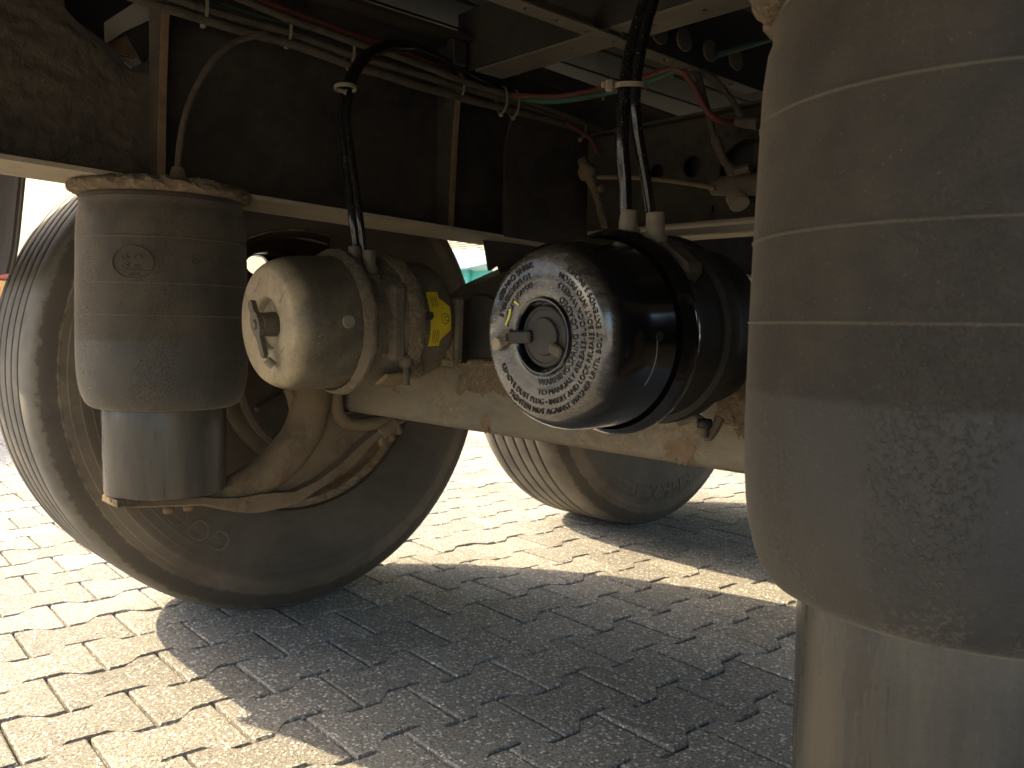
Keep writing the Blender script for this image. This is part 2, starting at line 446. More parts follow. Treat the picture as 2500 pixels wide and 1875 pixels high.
def text_geo(txt, size, ext, spacing=1.0):
    cu = bpy.data.curves.new("lettering", 'FONT'); cu.body = txt; cu.size = size; cu.extrude = ext; cu.resolution_u = 4; cu.offset = -size*.012
    cu.space_character = spacing; cu.align_x = 'LEFT'
    o = bpy.data.objects.new("lettering", cu); C.objects.link(o)
    dg = bpy.context.evaluated_depsgraph_get(); me = o.evaluated_get(dg).to_mesh()
    vs = [v.co.copy() for v in me.vertices]; fs = [tuple(p.vertices) for p in me.polygons]
    o.evaluated_get(dg).to_mesh_clear(); bpy.data.objects.remove(o); bpy.data.curves.remove(cu)
    x0 = min(v.x for v in vs); x1 = max(v.x for v in vs)
    for v in vs: v.x -= x0
    return vs, fs, x1-x0

# ------------------------------------------------------------------ ground and paving
structure("ground", B().add([(-400, -400, -.02), (400, -400, -.02), (400, 400, -.02), (-400, 400, -.02)], [(0, 1, 2, 3)]), 'ground')
pav = structure("pavement", B().add([(-12, -4, -.0135), (4, -4, -.0135), (4, 10, -.0135), (-12, 10, -.0135)], [(0, 1, 2, 3)]), 'sand')
LP, PT, AM, GAP, CH = .188, .1375, .014, .0029, .0030
def paver_outline(g):
    """stone of one row, centred; long along y, waisted sides"""
    h = LP/2-g; w1 = PT/2+AM-g; w0 = PT/2-AM-g
    f = .0325; k = .028
    right = [(w1, -h), (w1, -h+f), (w0, -h+f+k), (w0, h-f-k), (w1, h-f), (w1, h)]
    return right+[(-x, y) for x, y in right[::-1]]
def paver_geo(b=None, M4=None):
    o0 = paver_outline(GAP); o1 = paver_outline(GAP+CH)
    n = len(o0)
    vs = [(x, y, 0) for x, y in o1]+[(x, y, -.0025) for x, y in o0]+[(x, y, -.017) for x, y in o0]
    fs = [tuple(range(n))]
    for a in (0, n):
        fs += [(a+i, a+n+i, a+n+(i+1) % n, a+(i+1) % n) for i in range(n)]
    return vs, fs
pv, pf = paver_geo()
ROT = Matrix.Rotation(math.radians(-2.6), 4, 'Z'); O0 = Vector((-.085, .105, 0))
cells = []
for k in range(-92, 32):
    for m in range(-26, 60):
        p = Vector(((k-.5)*PT, (m+(.5 if k % 2 == 0 else 0))*LP+LP/2, 0))
        q = ROT @ p+O0
        if not (-11.9 < q.x < 3.9 and -3.9 < q.y < 9.9): continue
        d = q-CAM; Z = d.dot(fw); px = d.dot(rt)/max(Z, 1e-3)*1847+1106; py = 829.5-d.dot(up)/max(Z, 1e-3)*1847
        vis = Z > .1 and -60 < px < 1740 and 880 < py < 1740
        if vis and py < 1230 and px > 330 and px < 1000: vis = False
        cells.append((0 if vis else 1, d.length, q))
cells.sort(key=lambda c: (c[0], c[1]))
pme = None; rest = B()
for i, (vis, d, q) in enumerate(cells):
    rz = math.radians(-2.6+random.gauss(0, .25)); dz = random.gauss(0, .0007)
    if i < 300 and vis == 0:
        if pme is None:
            o = part("paving_stone", B().add(pv, pf), 'paver', pav, local=True, autosmooth=0, weld=False); pme = o.data
        else:
            o = bpy.data.objects.new("paving_stone", pme); C.objects.link(o); o.parent = pav
        o.location = (q.x, q.y, dz); o.rotation_euler = (random.gauss(0, .004), random.gauss(0, .004), rz)
    else:
        R4 = Matrix.Translation((q.x, q.y, dz)) @ Matrix.Rotation(rz, 4, 'Z')
        rest.add([R4 @ Vector(v) for v in pv], pf)
o = part("more_paving_stones", rest, 'paver', pav, local=True, autosmooth=0, weld=False); o['kind'] = 'stuff'

# ------------------------------------------------------------------ chassis rails
def zrail(y): return .8185-.034*y
def make_rail(x0, side, label):
    """side=+1: inner face looks to +x"""
    r = thing("chassis_rail", label, "chassis rail", (x0, 0, .8), "chassis rails of the trailer")
    ya, yb = -.95, 6.0
    b = B()
    pts = [(ya, zrail(ya)+.006), (yb, zrail(yb)+.006), (yb, zrail(yb)+.37), (-.385, zrail(-.385)+.37), (-.390, 1.075), (-.405, 1.035), (-.437, 1.013), (-.454, 1.037), (-.525, 1.076), (-.545, zrail(-.545)+.37), (ya, zrail(ya)+.37)]
    b.prism(pts, .008, lambda u, v, w: (x0+side*(w-.004), u, v))
    part("web", b, 'chassis', r)
    b = B()
    for i in range(36):
        y0 = ya+(yb-ya)*i/36; y1 = ya+(yb-ya)*(i+1)/36
        b.add([(x0-.07, y0, zrail(y0)), (x0+.07, y0, zrail(y0)), (x0+.07, y1, zrail(y1)), (x0-.07, y1, zrail(y1)),
               (x0-.07, y0, zrail(y0)+.007), (x0+.07, y0, zrail(y0)+.007), (x0+.07, y1, zrail(y1)+.007), (x0-.07, y1, zrail(y1)+.007)],
              [(0, 1, 2, 3), (4, 7, 6, 5), (0, 4, 5, 1), (1, 5, 6, 2), (2, 6, 7, 3), (3, 7, 4, 0)])
    part("bottom_flange", b, 'flange', r, weld=False)
    b = B().box((x0-.07, ya, 0), (x0+.07, yb, .007)); 
    for v in b.v: v.z += zrail(v.y)+.371
    part("top_flange", b, 'chassis', r)
    # muddy rear web skin: the splashed part of the web in front of the bag, real caked layer
    if side > 0:
        b = B(); nu, nv = 70, 44; outl = lambda u: min(1.19, max(1.013, 1.013+(-.437-u)*1.0 if u < -.437 else 1.013+(u+.437)*2.0))
        for i in range(nu+1):
            u = -.80+(.395)*i/nu
            top = 1.012+max(0, -.45-u)*.93 if u < -.445 else 1.012
            if u < -.53: top = 1.086+(-.53-u)*.35
            for j in range(nv+1):
                v = zrail(u)+.008+(top-zrail(u)-.010)*j/nv
                a = 1.-max(0, min(1, (abs(j/nv-.5)-.40)/.1)); a2 = 1-max(0, min(1, (i/nu-.93)/.07))
                dsp = .0035+.004*noise.fractal(Vector((u*22, v*60, 3.)), .9, 2.1, 4)+.003*noise.noise(Vector((u*70, v*70, 1)))
                b.v.append(Vector((x0+.0045+max(.0006, dsp*a*a2), u, v)))
        for i in range(nu):
            for j in range(nv):
                k = i*(nv+1)+j; b.f.append((k, k+nv+1, k+nv+2, k+1)); b.sm.append(True)
        part("mud_layer", b, 'chassis_mud', r, autosmooth=0)
    b = B().box((x0-side*.135-.003, -1.4, 1.0), (x0-side*.135+.003, -.25, 1.247))  # added dark sheet, puts shade behind the gap in the web
    part("shade_plate", b, 'dark', r)
    for y, wt, wb, mt in ((-.40, .072, .034, 'chassis_mud'), (.175, .075, .045, 'chassis'), (1.0, .07, .045, 'chassis'), (2.2, .07, .045, 'chassis')):
        zt = zrail(y)+.369; zb = zrail(y)+.008; N = 14; poly = []
        for i in range(N+1):
            t = i/N; z = zb+(zt-zb)*t
            poly.append((.0045+wb+(wt-wb)*t**1.6, z))
        poly = [(.0045, zb)]+poly+[(.0045, zt)]
        b = B().prism(poly, .010, lambda u, v, w, y=y: (x0+side*u, y-.005+w, v))
        st = part("stiffener", b, mt, r)
        e = B()
        for i in range(N):
            (u0, z0), (u1, z1) = poly[1+i], poly[2+i]
            e.add([(x0+side*(u0+.0004), y-.0056, z0), (x0+side*(u0+.0004), y+.0056, z0), (x0+side*(u1+.0004), y+.0056, z1), (x0+side*(u1+.0004), y-.0056, z1),
                   (x0+side*(u0-.004), y-.0056, z0), (x0+side*(u0-.004), y+.0056, z0), (x0+side*(u1-.004), y+.0056, z1), (x0+side*(u1-.004), y-.0056, z1)],
                  [(0, 1, 2, 3), (0, 3, 7, 4), (1, 5, 6, 2)])
        part("weld_edge", e, 'rusty', st)
    return r
rail = make_rail(-.620, 1, "far chassis rail with mud splashed web above the smaller looking air spring")
rail2 = make_rail(.620, -1, "near chassis rail above the big close air spring at the right edge")

# ------------------------------------------------------------------ air springs
def bag_profile():
    P = [(.100, .8165), (.1195, .815), (.1235, .808), (.1225, .802), (.1225, .797), (.1250, .790), (.1262, .780)]
    def rad(z): return .1268+.0038*math.sin(PI*min(1, max(0, (.79-z)/.22))*.5)
    zs = [.770-.006*i for i in range(35)]
    for z in zs:
        P.append((rad(z), z))
        for s_, h in ((.7475, .0006), (.6795, .0009), (.6315, .0009)):
            if z-.006 < s_ <= z:
                P += [(rad(s_), s_+.0012), (rad(s_)+h, s_+.0003), (rad(s_)+h, s_-.0003), (rad(s_), s_-.0012)]
    P += [(.1303, .560), (.1298, .545), (.1285, .530), (.1262, .516), (.1228, .504), (.1185, .4945), (.113, .4885), (.107, .4855), (.101, .4848), (.0965, .487)]
    out = []
    for r, z in P:
        if not out or z < out[-1][1]-1e-5 or len(out) < 3 or z < .5: out.append((r, z))
    return out
BP_ = bag_profile()
def on_bag(cx, cy, ang, r):
    return lambda u, v, w: Vector((cx+(r+w)*math.cos(ang+u/r), cy+(r+w)*math.sin(ang+u/r), v))
def make_spring(cx, cy, label):
    t = thing("air_spring", label, "air spring", (cx, cy, .345), "air springs on the rear axle")
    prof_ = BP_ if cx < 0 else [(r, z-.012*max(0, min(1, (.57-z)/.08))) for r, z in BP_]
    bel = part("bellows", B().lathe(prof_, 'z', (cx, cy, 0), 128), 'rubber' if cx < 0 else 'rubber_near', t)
    P = [(.0, .500), (.093, .500), (.0955, .495), (.0950, .44), (.0945, .39), (.0938, .352), (.0925, .3475), (.089, .346), (.0, .346)]
    part("piston", B().lathe(P, 'z', (cx, cy, 0), 112), 'piston', t)
    # crusted top plate
    b = B(); prof = []
    for i in range(9): prof.append((.126+.010*math.sin(PI*i/8), .8375-.021*i/8))
    prof = [(.03, .8385), (.09, .8385), (.118, .8385)]+prof+[(.121, .8163), (.09, .8163), (.03, .8163)]
    b.lathe(prof, 'z', (cx, cy, 0), 200)
    def dr(v):
        d = Vector((v.x-cx, v.y-cy, 0)); L = d.length
        return d/L*max(0, min(1, (L-.112)/.012))+Vector((0, 0, .25 if v.z > .825 else -.0)) if L > 1e-6 else Vector((0, 0, 0))
    lumpy(b, .0065, 75, dr, cx)
    part("top_plate", b, 'mud', t)
    if cx > 0: return t
    # moulded emblem: oval ring with a chord and raised characters
    ang = math.atan2(CAM.y-cy, CAM.x-cx)-.335
    F = on_bag(cx, cy, ang, .1302)
    e = B(); N = 72
    A_, B_ = .0300, .0240; zc = .709; KS = 1.38; rw = .0009
    ring = [(A_*math.cos(2*PI*i/N), zc+B_*math.sin(2*PI*i/N)) for i in range(N+1)]
    def strip(b, pts, hw, h=.0011):
        n = len(pts); vs = []
        for i, (u, v) in enumerate(pts):
            a = Vector(pts[min(i+1, n-1)]); c = Vector(pts[max(i-1, 0)]); d = (a-c).normalized(); nn = Vector((-d.y, d.x))*hw
            vs += [F(u+nn.x, v+nn.y, -.001), F(u+nn.x*.6, v+nn.y*.6, h), F(u-nn.x*.6, v-nn.y*.6, h), F(u-nn.x, v-nn.y, -.001)]
        b.add(vs, [(i*4+k, i*4+4+k, i*4+5+k, i*4+1+k) for i in range(n-1) for k in range(3)], True)
    strip(e, ring, rw)
    strip(e, [(-.0252+.0504*i/12, zc-.0135+.0016*math.sin(PI*i/12)) for i in range(13)], .0007)
    for (u, v, s_) in ((-.008, .0045, .0042), (.0062, .0048, .0045), (-.0078, -.0045, .0036), (.005, -.0045, .003), (-.002, -.0132, .0022), (.0045, -.0132, .0022)):
        u, v, s_ = u*KS, v*KS, s_*KS
        strip(e, [(u-s_, zc+v), (u-s_*.4, zc+v+s_*.55), (u+s_*.5, zc+v+s_*.5), (u+s_, zc+v-.0004)], .0007)
        strip(e, [(u-s_*.7, zc+v-s_*.5), (u+s_*.8, zc+v-s_*.55)], .0006)
    part("emblem", e, 'rubber', bel, autosmooth=0)
    # small moulded marks to its right
    e = B()
    strip(e, [(.090+.0070*math.cos(2*PI*i/24), .7155+.0070*math.sin(2*PI*i/24)) for i in range(25)], .0006)
    strip(e, [(.0845, .7115), (.0955, .7115)], .0005)
    vs, fs, wd = text_geo("61", .0105, .0006)
    e.add([F(.103+v.x, .7105+v.y, v.z+.0004) for v in vs], fs)
    for k in range(9): strip(e, [(.086+.0042*k, .6985), (.0885+.0042*k, .6988)], .0006)
    part("moulded_mark", e, 'rubber', bel, autosmooth=0)
    return t
sp1 = make_spring(-.6136, -.3862, "whole air spring at the left in front of the big tyre with oval emblem")
sp2 = make_spring(.6136, -.3862, "huge close air spring cut off by the right edge of the picture")

# ------------------------------------------------------------------ trailing arms
def make_arm(xc, label):
    t = thing("trailing_arm", label, "trailing arm", (xc, 0, .30), "trailing arms under the air springs")
    low = [(-.478, .335), (-.43, .329), (-.383, .324), (-.345, .321), (-.315, .311), (-.289, .303), (-.262, .297), (-.238, .295), (-.20, .2975), (-.167, .303), (-.12, .325), (-.071, .355), (-.02, .392), (.022, .416), (.06, .432), (.16, .475), (.30, .56), (.47, .66)]
    upp = [(-.478, .3452), (-.29, .3452), (-.262, .357), (-.238, .367), (-.210, .377), (-.185, .390), (-.166, .407), (-.154, .430), (-.154, .455), (-.159, .482), (-.166, .50), (-.170, .60), (-.10, .66), (.06, .66), (.30, .74), (.47, .80)]
    sad = [(.47, .80), (.30, .74), (.10, .66), (-.077, .62)]
    # cast web: rear blade up to the beam saddle (the saddle wraps the square beam)
    poly = low[:15]+[(.062, .452), (.03, .443), (-.01, .438), (-.036, .4385), (-.052, .443), (-.063, .452), (-.0685, .466), (-.070, .50), (-.072, .57), (-.074, .60)]+[(-.074, .64), (-.10, .655), (-.165, .60)]+upp[:11][::-1][0:]
    b = B().prism(poly, .030, lambda u, v, w: (xc-.022+w, u, v))
    web = part("cast_web", b, 'arm', t)
    # rounded spine of the casting
    sp = [(xc+.002, y, z) for y, z in ((-.46, .3385), (-.38, .334), (-.31, .331), (-.25, .340), (-.195, .368), (-.150, .412), (-.126, .465), (-.118, .53), (-.118, .62))]
    rs = [.006, .012, .022, .031, .036, .037, .037, .040, .044]
    bb = B().tube(sp, lambda q: rs[min(8, int(q*8))]+(rs[min(8, int(q*8)+1)]-rs[min(8, int(q*8))])*(q*8-int(q*8)), 20, 6)
    bb.v = [Vector((xc+.002+(v.x-xc-.002)*.85, v.y, max(v.z, .3185))) if v.y < -.30 else Vector((xc+.002+(v.x-xc-.002)*.85, v.y, v.z)) for v in bb.v]
    bb.v = [Vector((v.x, v.y, min(v.z, .3455))) if v.y < -.283 else v for v in bb.v]
    lumpy(bb, .0022, 26, None, 3)
    part("spine", bb, 'arm', t)
    # rounded saddle edge that wraps the square beam
    bead = [(xc+.017, y, z) for y, z in ((-.081, .62), (-.080, .55), (-.0795, .50), (-.078, .468), (-.072, .450), (-.059, .439), (-.042, .4335), (-.01, .431), (.03, .436), (.062, .445))]
    bb = B().tube(bead, .0125, 14, 6)
    part("saddle_bead", bb, 'arm', t)
    # lower flange follows the belly of the arm
    b = B(); L = low; n = len(L); vs = []
    for i, (y, z) in enumerate(L):
        a = Vector(L[min(i+1, n-1)]); c = Vector(L[max(i-1, 0)]); d = (a-c).normalized(); nn = Vector((-d.y, d.x))
        th = .011+.020*math.exp(-((y+.235)/.075)**2)
        hw = .036
        vs += [(xc-hw, y, z), (xc+hw, y, z), (xc+hw+.001, y+nn.x*th*.25, z+nn.y*th*.25), (xc+hw-.004, y+nn.x*th, z+nn.y*th), (xc-hw+.004, y+nn.x*th, z+nn.y*th)]
    b.add(vs, [(i*5+k, i*5+5+k, i*5+5+(k+1) % 5, i*5+(k+1) % 5) for i in range(n-1) for k in range(5)], True)
    b.add(vs[:5], [(0, 1, 2, 3, 4)]); b.add(vs[-5:], [(4, 3, 2, 1, 0)])
    part("bottom_flange", b, 'arm', t)
    # clamp claw with bolts under the beam
    c = B().obox((xc+.016, .030, .4205), ((1, 0, 0), (0, 1, .55), (0, -.55, 1)), (.045, .052, .026), .006)
    lumpy(c, .002, 60, None, 4)
    claw = part("clamp_claw", c, 'arm', t)
    for yy, zz in ((.010, .408), (.030, .416), (.048, .428)):
        d = Vector((0, .35, -.9)).normalized(); p = Vector((xc+.030, yy, zz))
        part("bolt", B().cyl(p, p+d*.019, .0085, .0078, 6), 'arm', claw)
    # forward part of the arm to the hanger
    b = B().prism([(.06, .455), (.06, .452), (.47, .64), (.50, .70), (.47, .765), (.42, .775), (.26, .712), (.075, .60), (.072, .46)], .05, lambda u, v, w: (xc-.025+w, u, v))
    part("front_arm", b, 'chassis_mud', t)
    # bolt heads under the air spring seat
    for yy in (-.393, -.36):
        b = B().cyl((xc+.022, yy, .3235), (xc+.022, yy, .313), .010, .010, 6)
        part("seat_bolt", b, 'rusty', t)
    # round cast emblem on the side
    e = B(); F = lambda u, v, w: Vector((xc+.0085+w, -.060+u, .392+v))
    ring = [(.0155*math.cos(2*PI*i/40), .0155*math.sin(2*PI*i/40)) for i in range(41)]
    def strip(pts, hw, h):
        n = len(pts); vs = []
        for i, (u, v) in enumerate(pts):
            a = Vector(pts[min(i+1, n-1)]); c_ = Vector(pts[max(i-1, 0)]); d = (a-c_).normalized(); nn = Vector((-d.y, d.x))*hw
            vs += [F(u+nn.x, v+nn.y, -.001), F(u+nn.x*.6, v+nn.y*.6, h), F(u-nn.x*.6, v-nn.y*.6, h), F(u-nn.x, v-nn.y, -.001)]
        e.add(vs, [(i*4+k, i*4+4+k, i*4+5+k, i*4+1+k) for i in range(n-1) for k in range(3)])
    strip(ring, .0011, .0014)
    for u in (-.006, 0, .006): strip([(u, -.006), (u, .007)], .001, .0014)
    strip([(-.0085, 0), (.0085, 0)], .001, .0014); strip([(-.007, -.0135), (.007, -.0135)], .0009, .0014)
    part("emblem", e, 'arm', web, autosmooth=0)
    return t
make_arm(-.606, "cast trailing arm sweeping under the left air spring to the axle")
make_arm(.606, "near trailing arm hidden below the big right air spring")

# ------------------------------------------------------------------ axle beams
def make_axle(y0, label):
    t = thing("axle_beam", label, "axle beam", (0, y0, .457), "axle beams")
    b = B(); R = .018; h = .0565; pts = []
    for cx_, cz_, a0 in ((1, 1, 0), (-1, 1, 90), (-1, -1, 180), (1, -1, 270)):
        for k in range(6):
            a = math.radians(a0+18*k); pts.append((cx_*(h-R)+R*math.cos(a), cz_*(h-R)+R*math.sin(a)))
    n = len(pts); NX = 60; vs = []
    for i in range(NX+1):
        x = -.80+1.6*i/NX
        vs += [(x, y0+u, .5135+v) for u, v in pts]
    b.add(vs, [(i*n+k, i*n+(k+1) % n, (i+1)*n+(k+1) % n, (i+1)*n+k) for i in range(NX) for k in range(n)], True)
    part("beam", b, 'axle', t)
    # caked mud on top and on the rear face of the beam
    b = B(); NX, NS = (640, 64) if y0 == 0 else (40, 8)
    gs = lambda q, c, w: math.exp(-((q-c)/w)**2)
    for i in range(NX+1):
        x = -.555+1.10*i/NX
        for j in range(NS+1):
            s_ = j/NS*.165
            if s_ < .085: y, z, nx, nz = y0+.028-s_, .5700, 0, 1
            else: y, z, nx, nz = y0-.0565, .57-(s_-.085), -1, 0
            e = min(1, (NS-j)/8)*min(1, j/3)*min(1, i/8, (NX-i)/8); d = max(0, s_-.085)
            g = noise.fractal(Vector((x*13, s_*18, .3)), .9, 2.1, 4)
            k = g*.75+(.55 if s_ < .083 else .30-11*d)+.75*gs(x, -.185, .045)+.85*gs(x, .27, .085)*(1 if d < .055 else .5)+.35*gs(x, -.42, .06)-.25*gs(x, .06, .09)
            k = max(0, min(1, k))
            r_ = 1-abs(noise.noise(Vector((x*135, s_*135, 2))))*2.1
            r2 = noise.fractal(Vector((x*260, s_*260, 5)), .8, 2.1, 2)
            f = k*(.0008+.0036*max(0, r_)**1.5+.0012*max(0, r2))*(1.25 if nz else 1)
            f = f*e-.0012*(1-min(1, k*5))-.0010*(1-e)
            b.v.append(Vector((x, y+nx*f, z+nz*f)))
    for i in range(NX):
        for j in range(NS):
            q = i*(NS+1)+j; b.f.append((q, q+1, q+NS+2, q+NS+1)); b.sm.append(True)
    part("mud_crust", b, 'mud', t, autosmooth=0)
    for xr, w_, h_ in ((.168, .021, .013), (.178, .012, .017), (-.192, .012, .014)):
        b = B(); n_ = 40; vs = [Vector((xr, y0-.0572, .477))]
        for k_ in range(n_):
            a_ = 2*PI*k_/n_; q_ = 1+.55*noise.fractal(Vector((math.cos(a_)*2.2, math.sin(a_)*2.2, xr*30)), .8, 2.2, 4)
            vs.append(Vector((xr+w_*q_*math.cos(a_), y0-.0569-.0002*math.sin(a_*5), .477+h_*q_*math.sin(a_))))
        b.add(vs, [(0, 1+k_, 1+(k_+1) % n_) for k_ in range(n_)], True)
        part("rust_patch", b, 'rust', t, autosmooth=0)
    return t
make_axle(0., "mud caked square axle beam crossing behind both brake chambers")
ax2 = make_axle(1.26, "second axle beam farther forward hidden behind the first")

# ------------------------------------------------------------------ wheels
def make_wheel(text, label):
    """local: inner face at x=0, outer towards -x; axle centre at origin"""
    t = thing("wheel", label, "wheel", (0, 0, 0), "trailer wheels")
    half = [(.297, .014), (.302, .006), (.315, .001), (.335, -.004), (.365, -.008), (.392, -.0095), (.3935, -.0085), (.414, -.010), (.4155, -.0088), (.432, -.0085), (.4335, -.0068), (.449, -.0045), (.4505, -.002), (.466, .002), (.4675, .0045), (.480, .008), (.4815, .0105), (.494, .015), (.505, .020), (.5135, .027), (.519, .036), (.5225, .048)]
    Wd = .352; prof = [(r, h) for r, h in half]
    tre = [(.5245, .060)]
    for g in (.094, .138, .182, .226, .270):
        tre += [(.5250, g-.0135), (.5242, g-.0045), (.5120, g-.003), (.5120, g+.003), (.5242, g+.0045), (.5250, g+.0075)]
    tre += [(.5245, Wd-.060)]
    prof = prof+tre+[(r, Wd-h) for r, h in half[::-1]]
    b = B().lathe([(r, -h) for r, h in prof], 'x', (0, 0, 0), 160)
    for v in b.v:
        if v.z < -.5205: v.z = -.5205-(v.z+.5205)*0
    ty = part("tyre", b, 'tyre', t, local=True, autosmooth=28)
    # raised sidewall lettering, one part per letter
    def surf(r):
        for (r0, h0), (r1, h1) in zip(half, half[1:]):
            if r0 <= r <= r1: return h0+(h1-h0)*(r-r0)/max(1e-6, r1-r0)
        return .048
    txt, a_s, r_b, size, adv = text
    x_at = 0.
    for ch in txt:
        if ch != ' ':
            vs, fs, wd = text_geo(ch, size, .0022)
            e = B(); out = []
            for v in vs:
                a = a_s-(x_at+v.x)/r_b; r = r_b+v.y
                out.append(Vector((-surf(r)+v.z*.9+.0006, r*math.cos(a), r*math.sin(a))))
            e.add(out, fs); part("letter", e, 'letter', ty, local=True, autosmooth=0)
            x_at += wd+adv
        else: x_at += .03
    # rim barrel
    P = [(.2965, -.004), (.3005, -.006), (.2995, -.013), (.2915, -.0165), (.2845, -.024), (.2825, -.060), (.266, -.075), (.2575, -.09), (.2575, -.14), (.2565, -.158), (.256, -.20), (.2565, -.26), (.28, -.30), (.2985, -.338), (.3005, -.346)]
    rim = part("rim", B().lathe(P, 'x', (0, 0, 0), 128), 'rim', t, local=True)
    # disc with ten hand holes
    b = B(); NH = 10; hr = .0275; rc = .2325; r_in, r_out = .11, .2562; xd = -.19; K = 40
    for h in range(NH):
        ac = math.radians(93)+2*PI*h/NH; da = PI/NH; inner = []; outer = []
        for k in range(K):
            an = 2*PI*k/K; dx, dy = math.cos(an), math.sin(an)
            inner.append((rc+hr*dy*.8, ac+hr*dx/rc))
            # ray to sector border in (angle, radius) space
            ts = []
            if dx: ts.append(abs(da/dx*rc)); 
            if dy > 0: ts.append((r_out-rc)/dy)
            if dy < 0: ts.append((rc-r_in)/-dy)
            tt = min(ts); outer.append((rc+dy*tt, ac+dx*tt/rc))
        P3 = lambda r, a, dx_=0: Vector((xd-.12*max(0, (.2-r))*0+dx_+(.02 if r < .16 else 0), r*math.cos(a), r*math.sin(a)))
        vs = [P3(r, a) for r, a in inner]+[P3(r, a) for r, a in outer]+[P3(r, a, -.011) for r, a in inner]+[P3(r, a, -.011) for r, a in outer]
        fs = [(k, (k+1) % K, K+(k+1) % K, K+k) for k in range(K)]+[(2*K+k, 3*K+k, 3*K+(k+1) % K, 2*K+(k+1) % K) for k in range(K)]+[(k, 2*K+k, 2*K+(k+1) % K, (k+1) % K) for k in range(K)]
        b.add(vs, fs)
    part("disc", b, 'rim', rim, local=True)
    # brake drum and shield in front of the disc
    P = [(.0, .16), (.075, .16), (.085, .14), (.085, .075), (.10, .07), (.172, .068), (.179, .062), (.180, .050), (.197, .048), (.2025, .044), (.2035, .020), (.197, .014), (.195, -.02), (.192, -.10), (.186, -.165), (.06, -.172), (.0, -.172)]
    dr = part("brake_drum", B().lathe(P, 'x', (0, 0, 0), 112), 'drum', t, local=True)
    for a in (205, 235, 150):
        a = math.radians(a); b = B().obox((.075, .12*math.cos(a), .12*math.sin(a)), ((1, 0, 0), (0, math.cos(a), math.sin(a)), (0, -math.sin(a), math.cos(a))), (.014, .09, .012), .004)
        part("shield_rib", b, 'drum', dr, local=True)
    for a0, a1, ro, xs in ((165, 246, .288, .020), (-20, 78, .2955, .003)):  # added plates that stop sun flecks from the hand holes
        b = B().lathe([(.196, xs), (ro, xs), (ro, xs+.004), (.196, xs+.004), (.196, xs)], 'x', (0, 0, 0), 24, math.radians(a0), math.radians(a1))
        part("sun_stop_plate", b, 'drum', t, local=True)
    return t
w1 = make_wheel(("GOODYEAR", math.radians(243), .368, .060, .010), "large rear left wheel close behind the left air spring")
w1.location = (-.848, 0, .5205)
w2 = make_wheel(("KMAX T", math.radians(291), .392, .066, .014), "smaller looking second wheel with sunlit tread seen under the axle beam")
w2.location = (-.848, 1.262, .5205)
for y, lab in ((0., "near rear wheel on the camera side out of the picture"), (1.262, "near second wheel on the camera side out of the picture")):
    c = copy_tree(w1); c.location = (.848, y, .5205); c.rotation_euler = (0, 0, PI); c['label'] = lab

# ------------------------------------------------------------------ brake chambers
def chamber_common(t, cap_mat, body_mat, sr, Lc):
    """local frame: origin on the cap face, +y back along the axis, x right, z up"""
    def P(r, y): return (r, y)
    cap = [(.0, .012), (.0335, .012), (.0345, .0105), (.0355, .004), (.0385, .0005), (.041, -.0002), (.058, .0), (.0755, .0002), (.0795, .0016), (.0835, .0050), (.0875, .0108), (.0908, .018), (.0934, .026), (.0950, .036), (.0962, .05), (.0968, sr-.010), (.0975, sr-.006)]
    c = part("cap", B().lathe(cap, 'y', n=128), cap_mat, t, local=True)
    ring = [(.0968, sr-.0065), (.1005, sr-.0135), (.1045, sr-.006), (.1070, sr-.002), (.1075, sr+.003), (.1058, sr+.008), (.1015, sr+.011), (.096, sr+.012)]
    return c, ring
def port(t, x, y, z, mat, h=.052):
    b = B().cyl((x, y, z), (x, y, z+h*.45), .0125, .0125, 20).cyl((x, y, z+h*.45), (x, y, z+h), .0100, .0095, 20)
    b.cyl((x, y, z+h), (x, y, z+h+.002), .0095, .0085, 20)
    return part("hose_fitting", b, mat, t, local=True)
# --- left, dusty chamber
L1 = Vector((-.318, -.358, .6215))
ch1 = thing("brake_chamber", "dusty tan brake chamber with wing key in its round cap", "brake chamber", L1, "brake chambers on the rear axle", (math.radians(2.5), 0, 0))
SR1 = .108
cap1, ring = chamber_common(ch1, 'cap_dusty_lit', 'chamber_dusty', SR1, .12)
b = B().lathe(ring, 'y', n=150); lumpy(b, .0018, 120, lambda v: Vector((v.x, 0, v.z)).normalized(), 1)
part("clamp_ring", b, 'chamber_dusty', ch1, local=True)
b = B().lathe([(.0965, SR1+.010), (.0965, SR1+.02), (.0925, SR1+.028), (.0925, SR1+.058), (.096, SR1+.066), (.096, SR1+.072)], 'y', n=96)
part("centre_housing", b, 'chamber_dusty', ch1, local=True)
b = B().lathe([(.095, SR1+.070), (.1015, SR1+.070), (.1035, SR1+.075), (.1035, SR1+.090), (.100, SR1+.096), (.094, SR1+.096)], 'y', n=170)
lumpy(b, .004, 100, lambda v: Vector((v.x, .2, v.z)).normalized(), 2)
part("clamp_band", b, 'mud', ch1, local=True)
b = B().lathe([(.093, SR1+.094), (.0925, SR1+.105), (.0900, SR1+.150), (.086, SR1+.160), (.075, SR1+.168), (.0, SR1+.170)], 'y', n=96)
serv = part("service_housing", b, 'chamber_dusty', ch1, local=True)
